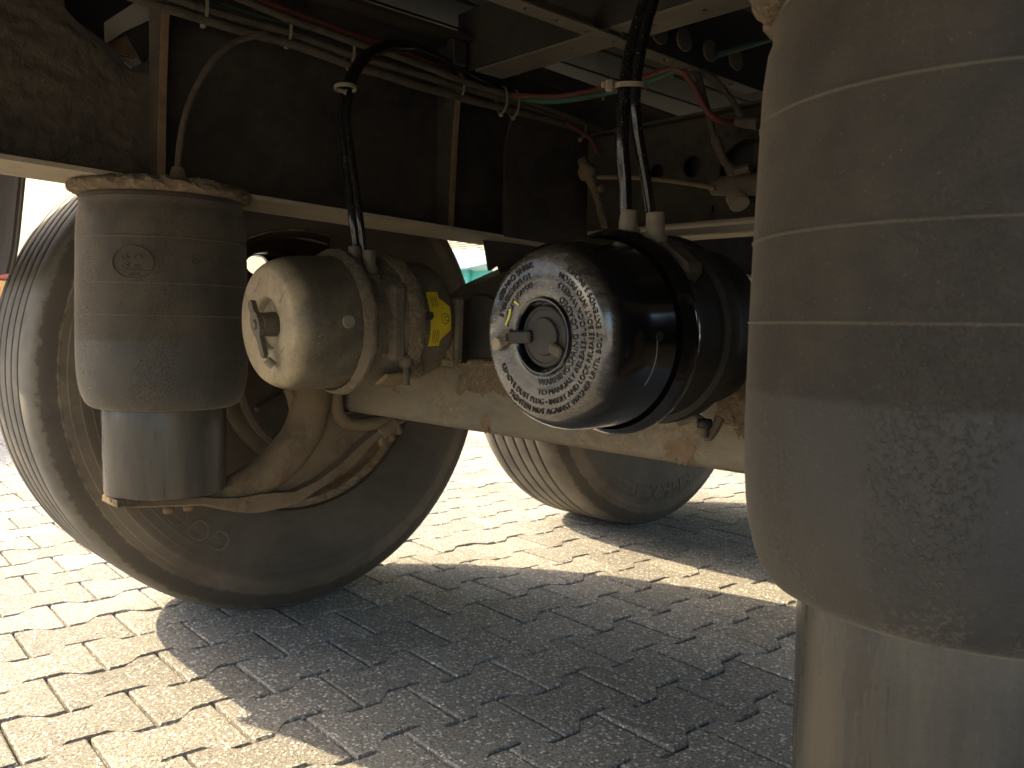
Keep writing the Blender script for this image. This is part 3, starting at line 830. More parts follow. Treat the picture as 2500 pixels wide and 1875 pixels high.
# block and bolt of the clamp, hanging at the bottom right
def lb(a, r, y): return Vector((r*math.cos(a), y, r*math.sin(a)))
b = B().obox((.083, SR1+.052, .000), ((1, 0, -.06), (0, 1, 0), (.06, 0, 1)), (.024, .028, .112), .007)
part("side_block", b, 'chamber_dusty', ch1, local=True)
b = B().obox((.072, SR1+.066, -.046), ((1, 0, 0), (0, 1, 0), (0, 0, 1)), (.022, .072, .005), .001)
part("clamp_plate", b, 'rusty', ch1, local=True)
b = B().cyl((.078, SR1+.072, -.049), (.078, SR1+.072, -.067), .0115, .0115, 6)
part("nut", b, 'chamber_dusty', ch1, local=True)
b = B(); prof = []
for i in range(10): prof += [(.0060, -.066-.003*i), (.0045, -.0675-.003*i)]
b.lathe(prof, 'z', (.078, SR1+.072, 0), 14)
part("threaded_stud", b, 'chamber_dusty', ch1, local=True, autosmooth=0)
b = B().obox((.070, SR1+.094, -.070), ((1, 0, .4), (0, 1, 0), (-.4, 0, 1)), (.020, .024, .034), .006); lumpy(b, .003, 60, None, 8)
part("clamp_lug", b, 'mud', ch1, local=True)
b = B().obox((.062, SR1+.060, -.084), ((1, 0, .5), (0, 1, 0), (-.5, 0, 1)), (.036, .046, .006), .002)
lumpy(b, .002, 70, None, 5)
part("clamp_tongue", b, 'arm', ch1, local=True)
# wing key and round plug
b = B().cyl((0, .012, 0), (0, -.010, 0), .0175, .0165, 28)
part("plug", b, 'plug', cap1, local=True)
key = B(); u = Vector((.40, 0, -.917)).normalized(); w_ = Vector((.917, 0, .40))
def kp(a, c): return u*a+w_*c
outl = [(-.036, -.003), (-.032, -.0065), (-.018, -.0065), (-.012, -.011), (0, -.0125), (.011, -.010), (.018, -.0055), (.046, -.005), (.050, 0), (.046, .005), (.018, .0055), (.011, .010), (0, .0125), (-.012, .011), (-.018, .0065), (-.032, .0065), (-.036, .003)]
key.prism(outl, .007, lambda a, c, d: kp(a, c)+Vector((0, -.0175+d, 0)))
part("wing_key", key, 'plug', cap1, local=True)
part("key_boss", B().cyl((0, -.0175, 0), (0, -.0205, 0), .0075, .006, 20), 'plug', cap1, local=True)
part("key_tip", B().cyl(kp(.052, 0)+Vector((0, -.013, 0)), kp(.062, 0)+Vector((0, -.005, 0)), .006, .0065, 14), 'fitting', cap1, local=True)
a = math.radians(0)
part("vent_plug", B().cyl((.0955, .072, .003), (.0995, .072, .003), .0095, .0088, 22), 'fitting', ch1, local=True)
for k, (xa, za, xb, zb) in enumerate(((-.030, .045, -.012, .066), (.040, .030, .055, .045), (.03, -.045, .05, -.03))):
    s_ = B().cyl((xa, -.0002, za), (xb, -.0002, zb), .0006, .0003, 5)
    part("scratch", s_, 'fitting', cap1, local=True)
# hoses ports
for dx, yy in ((.030, SR1+.018), (.052, SR1+.028)):
    port(ch1, dx+.004, yy, .078 if dx < .04 else .062, 'plug', .030 if dx < .04 else .040)
b = B().obox((.050, SR1+.026, .062), ((1, 0, -.7), (0, 1, 0), (.7, 0, 1)), (.046, .032, .034), .008); part("port_block", b, 'chamber_dusty', ch1, local=True)
# yellow warning tag wrapped on the service housing
tg = B(); r_ = .0935; NU = 28
shape = lambda s_: (0, .020) if abs(s_) > .032 else (0, .038 if abs(s_) < .018 else .020+.018*(.032-abs(s_))/.014)
vs = []; fs = []
for i in range(NU+1):
    s_ = -.046+.084*i/NU; an = s_/r_+math.radians(4)
    lo, hi = shape(s_+.004)
    for q in (lo, hi): vs.append(Vector((r_*math.cos(an), SR1+.109+q, r_*math.sin(an))))
    for q in (lo, hi): vs.append(Vector(((r_-.0035)*math.cos(an), SR1+.109+q, (r_-.0035)*math.sin(an))))
for i in range(NU):
    q = i*4
    fs += [(q, q+1, q+5, q+4), (q+1, q+3, q+7, q+5), (q, q+4, q+6, q+2)]
fs += [(0, 2, 3, 1), (NU*4, NU*4+1, NU*4+3, NU*4+2)]
tag_ = part("warning_tag", tg.add(vs, fs, True), 'yellow', ch1, local=True, autosmooth=40)
pr = B(); P_ = lambda s_, y: Vector(((r_+.0004)*math.cos(s_/r_+math.radians(4)), SR1+.109+y, (r_+.0004)*math.sin(s_/r_+math.radians(4))))
def pline(pts, hw):
    vs = []
    for i, (s0, y0_) in enumerate(pts):
        a_ = Vector(pts[min(i+1, len(pts)-1)]); c_ = Vector(pts[max(0, i-1)]); d = (a_-c_).normalized(); n_ = Vector((-d.y, d.x))*hw
        vs += [P_(s0+n_.x, y0_+n_.y), P_(s0-n_.x, y0_-n_.y)]
    pr.add(vs, [(2*i, 2*i+1, 2*i+3, 2*i+2) for i in range(len(pts)-1)])
for y_ in (.005, .0085, .012, .0155):
    pline([(.014+.004*k, y_) for k in range(5)], .0006); pline([(-.041+.004*k, y_) for k in range(6)], .0006)
pline([(.0+.008*math.cos(k*PI/10)-.004, .027+.007*math.sin(k*PI/10)) for k in range(21)], .0006)
pline([(.0+.004*math.cos(k*PI/6)-.004, .030+.004*math.sin(k*PI/6)) for k in range(13)], .0006)
part("print", pr, 'ink', tag_, local=True, autosmooth=0)
part("tag_bolt", B().cyl((r_-.004, SR1+.104, .008), (r_+.006, SR1+.104, .008), .007, .0065, 6), 'black_flat', ch1, local=True)

# --- right, glossy black chamber
R1 = Vector((.205, -.337, .6165))
ch2 = thing("brake_chamber", "glossy black brake chamber with warning text embossed round its cap", "brake chamber", R1, "brake chambers on the rear axle", (math.radians(2.5), 0, 0))
SR2 = .102
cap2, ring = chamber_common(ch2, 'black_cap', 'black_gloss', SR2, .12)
part("clamp_ring", B().lathe(ring, 'y', n=128), 'black_gloss', ch2, local=True)
part("centre_housing", B().lathe([(.1, SR2+.009), (.098, SR2+.014), (.0975, SR2+.030), (.0945, SR2+.034), (.094, SR2+.062), (.096, SR2+.068)], 'y', n=96), 'black_flat', ch2, local=True)
b = B().lathe([(.094, SR2+.066), (.102, SR2+.067), (.104, SR2+.074), (.104, SR2+.086), (.099, SR2+.094), (.093, SR2+.094)], 'y', n=96)
part("clamp_band", b, 'black_flat', ch2, local=True)
part("service_housing", B().lathe([(.0945, SR2+.092), (.093, SR2+.12), (.090, SR2+.150), (.080, SR2+.165), (.0, SR2+.168)], 'y', n=96), 'black_flat', ch2, local=True)
# clamp hook and stud at the bottom right
hk = [(.030, SR2+.078, -.100), (.050, SR2+.080, -.094), (.064, SR2+.078, -.100), (.070, SR2+.074, -.112), (.078, SR2+.074, -.104), (.083, SR2+.078, -.090)]
part("clamp_hook", B().tube(hk, .0050, 10, 6), 'chamber_dusty', ch2, local=True)
st = B(); prof = []
for i in range(5): prof += [(.0048, -.1005-.0024*i), (.0037, -.1017-.0024*i)]
st.lathe(prof, 'z', (.072, SR2+.066, 0), 14)
part("threaded_stud", st, 'chamber_dusty', ch2, local=True, autosmooth=0)
part("nut", B().cyl((.072, SR2+.066, -.092), (.072, SR2+.066, -.101), .0080, .0080, 6), 'black_flat', ch2, local=True)
# embossed text on the cap face
em = B()
def arc_text(txt, rad, a0, a1, size):
    vs, fs, wd = text_geo(txt, size, .0006, 1.0)
    k = math.radians(a1-a0)/wd
    out = []
    for v in vs:
        a = math.radians(a0)+v.x*k; r = rad-v.y+size*.35
        out.append(Vector((r*math.cos(a), -v.z-.0004, r*math.sin(a))))
    em.add(out, fs)
arc_text("WARNING-SPRING LOADED", .0440, -97, 56, .0092)
arc_text("TO MANUALY RELEASE-BLOCK WHEELS", .0540, -97, 66, .0082)
arc_text("REMOVE DUST PLUG \u2022 INSERT AND LOCK RELEASE BOLT INTO PISTON", .0637, -153, 68, .0082)
arc_text("TIGHTEN NUT AGAINST WASHER UNTIL BOLT EXTENDS 3 INCHES", .0730, -130, 62, .0082)
arc_text("SPRING CHAMBER", .0705, 100, 150, .0082)
arc_text("TO DISASSEMBLE", .0612, 104, 162, .0082)
arc_text("DO NOT ATTEMPT", .0518, 105, 170, .0082)
o = part("embossed_text", em, 'black_flat', cap2, local=True, autosmooth=0); o['kind'] = 'stuff'
# recess ring, plug and its arm
part("recess_ring", B().lathe([(.0340, .0115), (.0340, -.0005), (.0352, -.0022), (.0368, -.0022), (.0385, .0005)], 'y', n=72), 'black_gloss', cap2, local=True)
part("inner_ring", B().lathe([(.031, .012), (.0305, .004), (.029, .0025), (.0265, .0022), (.0255, .0032), (.0185, .0036)], 'y', n=72), 'black_flat', cap2, local=True)
part("plug", B().lathe([(.0, .0005), (.0175, .0007), (.0185, .0018), (.0188, .0045), (.0188, .012)], 'y', n=48), 'black_flat', cap2, local=True)
arm_ = B().obox((-.032, -.0015, -.001), ((1, 0, .05), (0, 1, 0), (-.05, 0, 1)), (.036, .006, .013), .002)
part("plug_arm", arm_, 'black_flat', cap2, local=True)
ear = B().prism([(-.042, .0065), (-.042, -.006), (-.049, -.010), (-.057, -.015), (-.0635, -.013), (-.064, -.005), (-.057, .003), (-.048, .0065)], .006, lambda a_, c_, d: Vector((a_, -.0045+d, c_)))
part("plug_ear", ear, 'plug', cap2, local=True)
part("bolt", B().cyl((-.0585, -.002, -.0085), (-.0585, -.0085, -.0085), .0075, .0068, 6), 'bolt', cap2, local=True)
part("plug_tongue", B().obox((.0195, -.0025, -.0125), ((1, 0, -.45), (0, 1, 0), (.45, 0, 1)), (.017, .004, .011), .002), 'plug', cap2, local=True)
mk = B()
for pts in ([(-.0505, .0105), (-.047, .017), (-.0445, .0225), (-.0435, .027)], [(-.0375, .0335), (-.035, .033), (-.031, .0305)]):
    mk.tube([(a_, -.0009, c_) for a_, c_ in pts], .0013, 6, 4)
part("paint_mark", mk, 'yellow_paint', cap2, local=True)
sc = B().tube([(.0964, .055, -.004), (.0945, .0555, -.020), (.0905, .054, -.034), (.085, .051, -.046)], .00035, 5, 5)
part("scratch", sc, 'scratch', cap2, local=True)
part("vent_hole", B().cyl((.0940, .058, .000), (.0974, .058, .000), .0050, .0048, 18), 'dark', cap2, local=True)
for dx, yy, zz, hh in ((.007, SR2+.020, .094, .031), (.036, SR2+.028, .080, .041)):
    port(ch2, dx, yy, zz, 'fitting', hh)
b = B().obox((.060, SR2+.026, .066), ((1, 0, -.75), (0, 1, 0), (.75, 0, 1)), (.050, .036, .038), .007); part("port_block", b, 'plug', ch2, local=True)
# brackets that carry the chambers on the beam
for xc, lab in ((-.318, "muddy bracket between the dusty brake chamber and the axle beam"), (.205, "dark bracket behind the glossy black brake chamber")):
    t = thing("chamber_bracket", lab, "bracket", (xc, -.06, .55), "chamber brackets on the axle")
    b = B().box((xc-.080, -.088, .568), (xc+.088, -.072, .668), .004)
    if xc < 0: lumpy(b, .003, 50, None, 3)
    part("face_plate", b, 'chamber_dusty', t)
    for s_ in (-1, 1):
        poly = [(-.072, .566), (.045, .566), (.05, .60), (-.01, .655), (-.072, .666)]
        b = B().prism(poly, .010, lambda u, v, w, s_=s_: (xc+s_*.072-.005+w, u, v))
        part("side_plate", b, 'black_flat', t)
    if xc < 0:
        b = B().lathe([(.0, -.006), (.060, -.006), (.064, 0), (.060, .012), (.0, .012)], 'y', (xc+.098, -.045, .612), 56)
        part("round_cover", b, 'black_flat', t)
        part("cover_rivet", B().cyl((xc+.138, -.052, .628), (xc+.138, -.056, .628), .008, .007, 16), 'plug', t)
        b = B(); 
        for i in range(41):
            z = .56+.105*i/40
            for j in range(9):
                b.v.append(Vector((xc+.052+.030*j/8, -.0895-.006*math.sin(PI*j/8)-.007*max(0, noise.fractal(Vector((j*.6, z*120, 1)), .9, 2, 3))*math.sin(PI*j/8), z)))
        for i in range(40):
            for j in range(8):
                q = i*9+j; b.f.append((q, q+1, q+10, q+9)); b.sm.append(True)
        part("mud_ridge", b, 'mud', t, autosmooth=0)

# ------------------------------------------------------------------ hoses, tubes and cables
def cable(name, pts, r, mat, label, cat, group, sub=6, n=10):
    b = B().tube(pts, r, n, sub)
    return single(name, b, mat, label, cat, group)
G = "air hoses and cables under the floor"
cable("air_hose", [(0.2100,-0.2216,0.7342),(0.2100,-0.2249,0.7744),(0.2100,-0.2321,0.8207),(0.2100,-0.2291,0.8727),(0.2100,-0.2178,0.9218),(0.2100,-0.1992,0.9686),(0.2100,-0.1816,1.0113)], .0072, 'hose', "thicker glossy black air hose rising from the black brake chamber", "air hose", G, 8, 16)
cable("air_hose", [(0.2220,-0.1925,0.7346),(0.2220,-0.2057,0.7803),(0.2220,-0.2235,0.8343),(0.2220,-0.2266,0.8709),(0.2220,-0.2175,0.9192),(0.2220,-0.2013,0.9650),(0.2220,-0.1817,1.0126)], .0058, 'hose', "thinner glossy black air hose beside it on the black brake chamber", "air hose", G, 8, 16)
cable("air_hose", [(-0.3000,-0.2217,0.7301),(-0.3000,-0.2301,0.7802),(-0.3200,-0.2274,0.8567),(-0.3400,-0.2225,0.9248),(-0.3600,-0.2094,0.9613),(-0.3900,-0.1792,1.0113),(-0.4200,-0.1351,1.0579),(-0.4500,-0.0742,1.0962),(-0.4800,0.0007,1.1201),(-0.5100,0.0922,1.1257),(-0.5300,0.1773,1.1212),(-0.5400,0.2662,1.1095),(-0.5450,0.3843,1.1096)], .0068, 'hose', "black air hose looping from the dusty brake chamber up to the cable bundle", "air hose", G, 8, 14)
cable("air_hose", [(-0.2800,-0.2235,0.7290),(-0.2800,-0.2310,0.7785),(-0.3000,-0.2289,0.8474),(-0.3200,-0.2261,0.9109),(-0.3400,-0.2138,0.9536),(-0.3700,-0.1843,1.0015),(-0.4000,-0.1420,1.0464),(-0.4300,-0.0822,1.0839),(-0.4600,-0.0108,1.1083)], .0055, 'hose', "second black air hose running beside the looped hose on the dusty brake chamber", "air hose", G, 8, 14)
cable("air_tube", [(-0.5200,-0.3998,0.8398),(-0.5200,-0.3989,0.8641),(-0.5200,-0.3936,0.9064),(-0.5200,-0.3841,0.9460),(-0.5200,-0.3673,0.9859),(-0.5200,-0.3436,1.0257),(-0.5200,-0.3134,1.0579),(-0.5200,-0.2825,1.0765),(-0.5200,-0.2546,1.0889)], .0050, 'cable_grey', "dusty grey tube curving up from the left air spring to the cables", "air tube", G, 6, 12)
single("tube_nut", B().lathe([(.0, .020), (.008, .020), (.011, .012), (.013, .0), (.0, -.004)], 'z', [(-0.5200,-0.3999,0.8363)][0], 18), 'mud', "mud covered nut where the grey tube enters the left air spring", "nut")
XB = -.545
cable("cable", [(-0.5450,-0.4781,1.1029),(-0.5450,-0.4387,1.0975),(-0.5450,-0.3471,1.0937),(-0.5450,-0.2702,1.0909),(-0.5450,-0.2042,1.0917),(-0.5450,-0.1337,1.0862),(-0.5450,-0.0777,1.0810),(-0.5450,-0.0085,1.0793),(-0.5450,0.0651,1.0749),(-0.5450,0.1789,1.0725),(-0.5450,0.2780,1.0735),(-0.5450,0.3854,1.0737),(-0.5450,0.4870,1.0714),(-0.5450,0.5970,1.0605)], .0075, 'cable_grey', "lowest dusty grey cable of the bundle along the far rail", "cable", G)
cable("cable", [(-0.5450,-0.4250,1.1146),(-0.5450,-0.3470,1.1091),(-0.5450,-0.2702,1.1085),(-0.5450,-0.2042,1.1083),(-0.5450,-0.1338,1.1033),(-0.5450,-0.0778,1.0986),(-0.5450,-0.0087,1.0975),(-0.5450,0.0648,1.0962),(-0.5450,0.1785,1.0931),(-0.5450,0.2776,1.0922),(-0.5450,0.3850,1.0873),(-0.5450,0.4867,1.0814),(-0.5450,0.5966,1.0709)], .0068, 'cable_grey', "second dusty grey cable lying just above the lowest one", "cable", G)
cable("cable", [(-0.5600,-0.3842,1.1310),(-0.5600,-0.3404,1.1273),(-0.5600,-0.2628,1.1213),(-0.5600,-0.1961,1.1213),(-0.5600,-0.1250,1.1189),(-0.5600,-0.0684,1.1152),(-0.5600,0.0015,1.1128),(-0.5600,0.0758,1.1084),(-0.5600,0.1907,1.1055),(-0.5600,0.3042,1.0961)], .0042, 'cable_dark', "thin dark cable between the two thick grey cables of the bundle", "cable", G)
cable("cable", [(-0.5350,-0.3288,1.1409),(-0.5350,-0.2750,1.1354),(-0.5350,-0.2096,1.1271),(-0.5350,-0.1398,1.1230),(-0.5350,-0.0843,1.1189),(-0.5350,-0.0158,1.1169),(-0.5350,0.0572,1.1122),(-0.5350,0.1236,1.1065),(-0.5350,0.1939,1.1014),(-0.5350,0.2941,1.0992),(-0.5350,0.4316,1.0921),(-0.5350,0.5849,1.0759)], .0062, 'cable_grey', "upper dusty grey cable of the bundle along the far rail", "cable", G)
cable("cable", [(-0.5650,-0.3893,1.1414),(-0.5650,-0.3457,1.1329),(-0.5650,-0.3078,1.1286),(-0.5650,-0.2440,1.1258),(-0.5650,-0.1934,1.1262),(-0.5650,-0.0652,1.1187),(-0.5650,0.0795,1.1119),(-0.5650,0.1949,1.1037),(-0.5650,0.2954,1.1048),(-0.5650,0.3351,1.1076),(-0.5000,0.3137,1.0874),(-0.4600,0.3274,1.0802),(-0.4200,0.3398,1.0774),(-0.3800,0.3507,1.0778),(-0.3300,0.3488,1.0756),(-0.2900,0.3562,1.0776),(-0.2500,0.3893,1.0914),(-0.2100,0.4071,1.1044),(-0.1800,0.4373,1.1235),(-0.1500,0.4825,1.1433),(-0.1100,0.5604,1.1764),(-0.0800,0.6257,1.2042)], .0056, 'cable_green', "green cable leaving the bundle and running right above the black hoses", "cable", G)
cable("cable", [(-0.5750,-0.2715,1.1693),(-0.5750,-0.2053,1.1577),(-0.5750,-0.1162,1.1507),(-0.5750,-0.0590,1.1468),(-0.5750,0.0115,1.1451),(-0.5750,0.0866,1.1381),(-0.5750,0.1550,1.1299),(-0.5750,0.2525,1.1226),(-0.5400,0.2986,1.1037),(-0.5000,0.3135,1.0948),(-0.4600,0.3272,1.0884),(-0.4200,0.3395,1.0864),(-0.3800,0.3503,1.0876),(-0.3300,0.3484,1.0852),(-0.2900,0.3557,1.0879),(-0.2500,0.3888,1.1016),(-0.2100,0.4068,1.1103),(-0.1900,0.4174,1.1018),(-0.1700,0.4258,1.0727),(-0.1550,0.4356,1.0399),(-0.1400,0.4446,1.0188),(-0.1300,0.4678,1.0128),(-0.1200,0.5065,1.0179)], .0056, 'cable_red', "red cable running beside the green one and dropping to a connector", "cable", G)
cable("cable", [(-0.2983,0.4500,1.1174),(-0.2534,0.4500,1.1229),(-0.2296,0.4500,1.1321),(-0.1994,0.4500,1.1242),(-0.1797,0.4500,1.1006),(-0.1634,0.4500,1.0550),(-0.1506,0.4500,1.0163),(-0.1390,0.4500,0.9790),(-0.1313,0.4500,0.9627)], .0062, 'cable_grey', "grey cable bending down to the corner connector beside the red one", "cable", G)
cable("cable", [(-0.2688,0.4700,1.1355),(-0.2247,0.4700,1.1354),(-0.1868,0.4700,1.1174),(-0.1496,0.4700,1.0879),(-0.1181,0.4700,1.0508),(-0.0972,0.4700,1.0180),(-0.0846,0.4700,0.9952)], .0055, 'cable_grey', "grey cable arching over to the right behind the near air spring", "cable", G)
cable("cable", [(-0.5000,0.4320,1.0620),(-0.5000,0.4766,1.0498),(-0.5000,0.5072,1.0398),(-0.5000,0.5313,1.0132)], .0045, 'cable_red', "short red cable end hanging at the end of the bundle", "cable", G)
# connectors
single("connector", B().tube([(-0.1370,0.4500,0.9787),(-0.1293,0.4500,0.9624),(-0.1184,0.4500,0.9408),(-0.1080,0.4500,0.9261)], lambda t: .0095-.002*t, 12, 4), 'plug', "tan cable connector hanging below the grey bent cable", "connector", "cable connectors")
single("connector", B().tube([(-0.0930,0.4520,1.0042),(-0.0708,0.4520,0.9974),(-0.0472,0.4520,0.9921)], lambda t: .009+.002*t, 12, 4), 'plug', "tan cable connector at the end of the red cable", "connector", "cable connectors")
# cable ties
def tie(c, axis, r1, r2, label, w=.005, head=True, mat='tie'):
    c = Vector(c); ax = Vector(axis).normalized(); u = Vector((0, 0, 1)); u = (u-ax*u.dot(ax)).normalized(); v = ax.cross(u)
    b = B(); N = 30; vs = []
    for i in range(N):
        a = 2*PI*i/N; d = u*math.cos(a)*r1+v*math.sin(a)*r2; d2 = u*math.cos(a)*(r1+.0016)+v*math.sin(a)*(r2+.0016)
        vs += [c+d-ax*w/2, c+d2-ax*w/2, c+d2+ax*w/2, c+d+ax*w/2]
    b.add(vs, [(i*4+k, ((i+1) % N)*4+k, ((i+1) % N)*4+(k+1) % 4, i*4+(k+1) % 4) for i in range(N) for k in range(4)], True)
    if head: b.obox(c-u*(r1+.003), (ax, v, u), (.008, .010, .008), .002)
    return single("cable_tie", b, mat, label, "cable tie", "cable ties", autosmooth=50)
for (p, lab, r1, r2) in (([(-0.5500,-0.3448,1.1109)], "cable tie with muddy head nearest the top left corner on the bundle", .022, .013),
                 ([(-0.5500,-0.2015,1.1131)], "second cable tie from the left on the bundle", .023, .014), ([(-0.5500,-0.0795,1.1049)], "cable tie left of where the looped hose crosses the bundle", .025, .015),
                 ([(-0.5500,0.1731,1.0947)], "cable tie above the far rail stiffener", .023, .015), ([(-0.5400,0.2783,1.0877)], "left one of the two close cable ties at the bundle end", .027, .016), ([(-0.5400,0.3122,1.0865)], "right one of the two close cable ties at the bundle end", .027, .016),
                 ([(-0.5450,0.5252,1.0717)], "last cable tie before the bundle ends", .022, .014)):
    tie(p[0], (0, 1, -.04), r1, r2, lab)
tie([(-0.3500,-0.2125,0.9796)][0], (-.25, .25, 1), .0085, .0155, "cable tie holding the two hoses of the dusty chamber together", .006)
# the near pair of hoses is strapped together
p = [(0.2160,-0.2283,0.8736)][0]
t = thing("hose_strap", "pale cable tie strapping the two glossy hoses together", "cable tie", p, "cable ties")
b = B(); N = 32; vs = []
for i in range(N):
    a = 2*PI*i/N; cx_ = math.copysign(abs(math.cos(a))**.7, math.cos(a)); d = Vector((cx_*.0150, 0, 0))+Vector((0, math.sin(a)*.0086, 0))
    q = Matrix.Rotation(math.radians(43), 3, 'Z') @ d
    for s_, zz in ((1., -.0026), (1.08, -.0026), (1.08, .0026), (1., .0026)): vs.append(Vector(p)+q*s_+Vector((0, 0, zz)))
b.add(vs, [(i*4+k, ((i+1) % N)*4+k, ((i+1) % N)*4+(k+1) % 4, i*4+(k+1) % 4) for i in range(N) for k in range(4)], True)
part("band", b, 'fitting', t)
q = Vector(p)+Matrix.Rotation(math.radians(43), 3, 'Z') @ Vector((-.021, -.002, 0))
part("buckle", B().obox(q, ((.73, .68, 0), (-.68, .73, 0), (0, 0, 1)), (.008, .007, .012), .0015).obox(q+Vector((-.0045, -.004, .001)), ((.73, .68, 0), (-.68, .73, 0), (0, 0, 1)), (.005, .004, .006), .001), 'fitting', t)
single("cable_tie", B().cyl([(-0.4197,0.4500,1.1303)][0], [(-0.4136,0.4500,1.0980)][0], .004, .004, 8), 'tie', "dark cable tie hanging from the green and red cables left of the black hoses", "cable tie", "cable ties")
single("cable_tie", B().cyl([(-0.2442,0.4500,1.1421)][0], [(-0.2419,0.4500,1.1118)][0], .0045, .004, 8), 'tie', "dark cable tie where the red and grey cables turn down", "cable tie", "cable ties")

# ------------------------------------------------------------------ cross members under the floor
def plate_with_holes(x0, x1, z0, z1, y, th, holes, K=28):
    """plate in the xz plane; holes in separate columns (xc, zc, r)"""
    b = B(); holes = sorted(holes); cur = x0
    def quad(xa, xb, za, zb):
        if xb-xa > 1e-6 and zb-za > 1e-6: b.box((xa, y, za), (xb, y+th, zb))
    for (xc, zc, r) in holes:
        m = r*1.25; quad(cur, xc-m, z0, z1); quad(xc-m, xc+m, z0, zc-m); quad(xc-m, xc+m, zc+m, z1); cur = xc+m
        inn = []; out = []
        for k in range(K):
            a = 2*PI*k/K; dx, dz = math.cos(a), math.sin(a); s_ = m/max(abs(dx), abs(dz))
            inn.append((xc+r*dx, zc+r*dz)); out.append((xc+s_*dx, zc+s_*dz))
        vs = [(a, y, c) for a, c in inn]+[(a, y, c) for a, c in out]+[(a, y+th, c) for a, c in inn]+[(a, y+th, c) for a, c in out]
        b.add(vs, [(k, (k+1) % K, K+(k+1) % K, K+k) for k in range(K)]+[(k, 2*K+k, 2*K+(k+1) % K, (k+1) % K) for k in range(K)]+[(2*K+k, 3*K+k, 3*K+(k+1) % K, 2*K+(k+1) % K) for k in range(K)])
    quad(cur, x1, z0, z1); return b
t = thing("cross_member", "pale angle cross member with bottom lip running up to the right", "cross member", (0, .2, 1.12), "cross members under the floor")
part("web", B().box((-.555, .172, 1.1215), (.555, .178, 1.235)), 'panel', t)
lip = plate_with_holes(-.505, .55, 0, .07, 0, .0045, [(-.44, .036, .0055), (-.395+.12, .03, .004), (-.10, .036, .008), (.0, .036, .006)])
for v in lip.v: v.x, v.y, v.z = v.x, .176+v.z, 1.1165+v.y
part("bottom_lip", lip, 'cross', t, autosmooth=0)
t = thing("cross_member", "rear cross member above the looped hose under the floor boards", "cross member", (0, -.15, 1.2), "cross members under the floor")
part("web", B().box((-.555, -.70, 1.135), (.555, -.694, 1.245)), 'panel', t)
part("bottom_lip", B().box((-.555, -.75, 1.130), (.555, -.700, 1.1345)), 'cross', t)
bar = plate_with_holes(-.62, .64, 0, .033, 0, .0035, [(-.56+.07*k, .0165, .0058) for k in range(17)])
for v in bar.v: v.x, v.y, v.z = -.196+v.z, v.x, 1.1085+v.y
t = thing("perforated_bar", "pale perforated bar with a row of holes running forward under the floor", "bar", (-.18, 0, 1.11))
part("strip", bar, 'cross', t, autosmooth=0)
part("lip", B().box((-.199, -.62, 1.109), (-.1965, .64, 1.14)), 'cross', t)
# long plank support strip below the floor, beside the rail
t = thing("floor_runner", "long dusty runner strip between cable bundle and floor boards", "runner", (-.59, 0, 1.19))
part("strip", B().box((-.548, -1.2, 1.172), (-.50, .17, 1.180)), 'plank', t)
part("post", B().box((-.532, .125, 1.122), (-.510, .160, 1.171), .003), 'panel', t)
# web with round lightening holes
t = thing("holed_panel", "dark longitudinal panel with three round holes near the top", "panel", (-.02, .5, 1.0))
part("sheet", B().box((-.159, .20, 1.105), (-.155, 2.0, 1.245)), 'dark', t)
for q in [(-0.1535,0.2968,1.1385),(-0.1535,0.3684,1.1428),(-0.1535,0.4497,1.1426),(-0.1535,0.5353,1.1454)]:
    b = B().lathe([(.0, .0015), (.0185, .0015), (.0205, .0), (.0205, -.002)], 'x', (q[0], q[1], q[2]), 28)
    for v in b.v: v.y = q[1]+(v.y-q[1])*1.15
    part("lit_hole_disc", b, 'cross', t)  # pale disc painted for the lit view through a hole

# big holed cross member that carries the levelling valve
t = thing("cross_member", "large dusty cross member plate with round holes behind the black hoses", "cross member", (0, .55, .83), "cross members under the floor")
pl = plate_with_holes(-.555, .555, .842, 1.055, .555, .006, [(-.352, .955, .018), (-.262, .958, .022), (-.135, .935, .060), (.12, .95, .05)])
part("web", pl, 'member', t, autosmooth=0)
part("backing", B().box((-.555, .60, .85), (.555, .606, 1.05)), 'dark', t)
part("top_lip", B().box((-.555, .530, 1.052), (.555, .606, 1.058)), 'member', t)
b = B().box((-.53, .535, .834), (.555, .570, .842), .002)
part("bottom_lip", b, 'flange', t)
part("underside", B().box((-.53, .572, .8375), (.555, .70, .844), .002), 'panel', t)
part("underside_fold", B().box((-.53, .702, .834), (.555, .78, .844), .002), 'flange', t)
for x_, z_ in [(-0.1373,0.5550,0.9530),(-0.1073,0.5550,0.9580),(-0.1427,0.5550,0.9590),(-0.1130,0.5550,0.9508),(-0.0633,0.5550,0.9558),(-0.0304,0.5550,0.9565)] and [(-.245, 1.003), (-.215, 1.006), (-.18, 1.010), (-.153, 1.013), (-.28, 1.0), (-.20, .868), (-.165, .872), (-.205, .846+.006), (-.30, .985)]:
    part("small_hole", B().cyl((x_, .5545, z_), (x_, .556, z_), .0055, .0055, 12), 'dark', t)
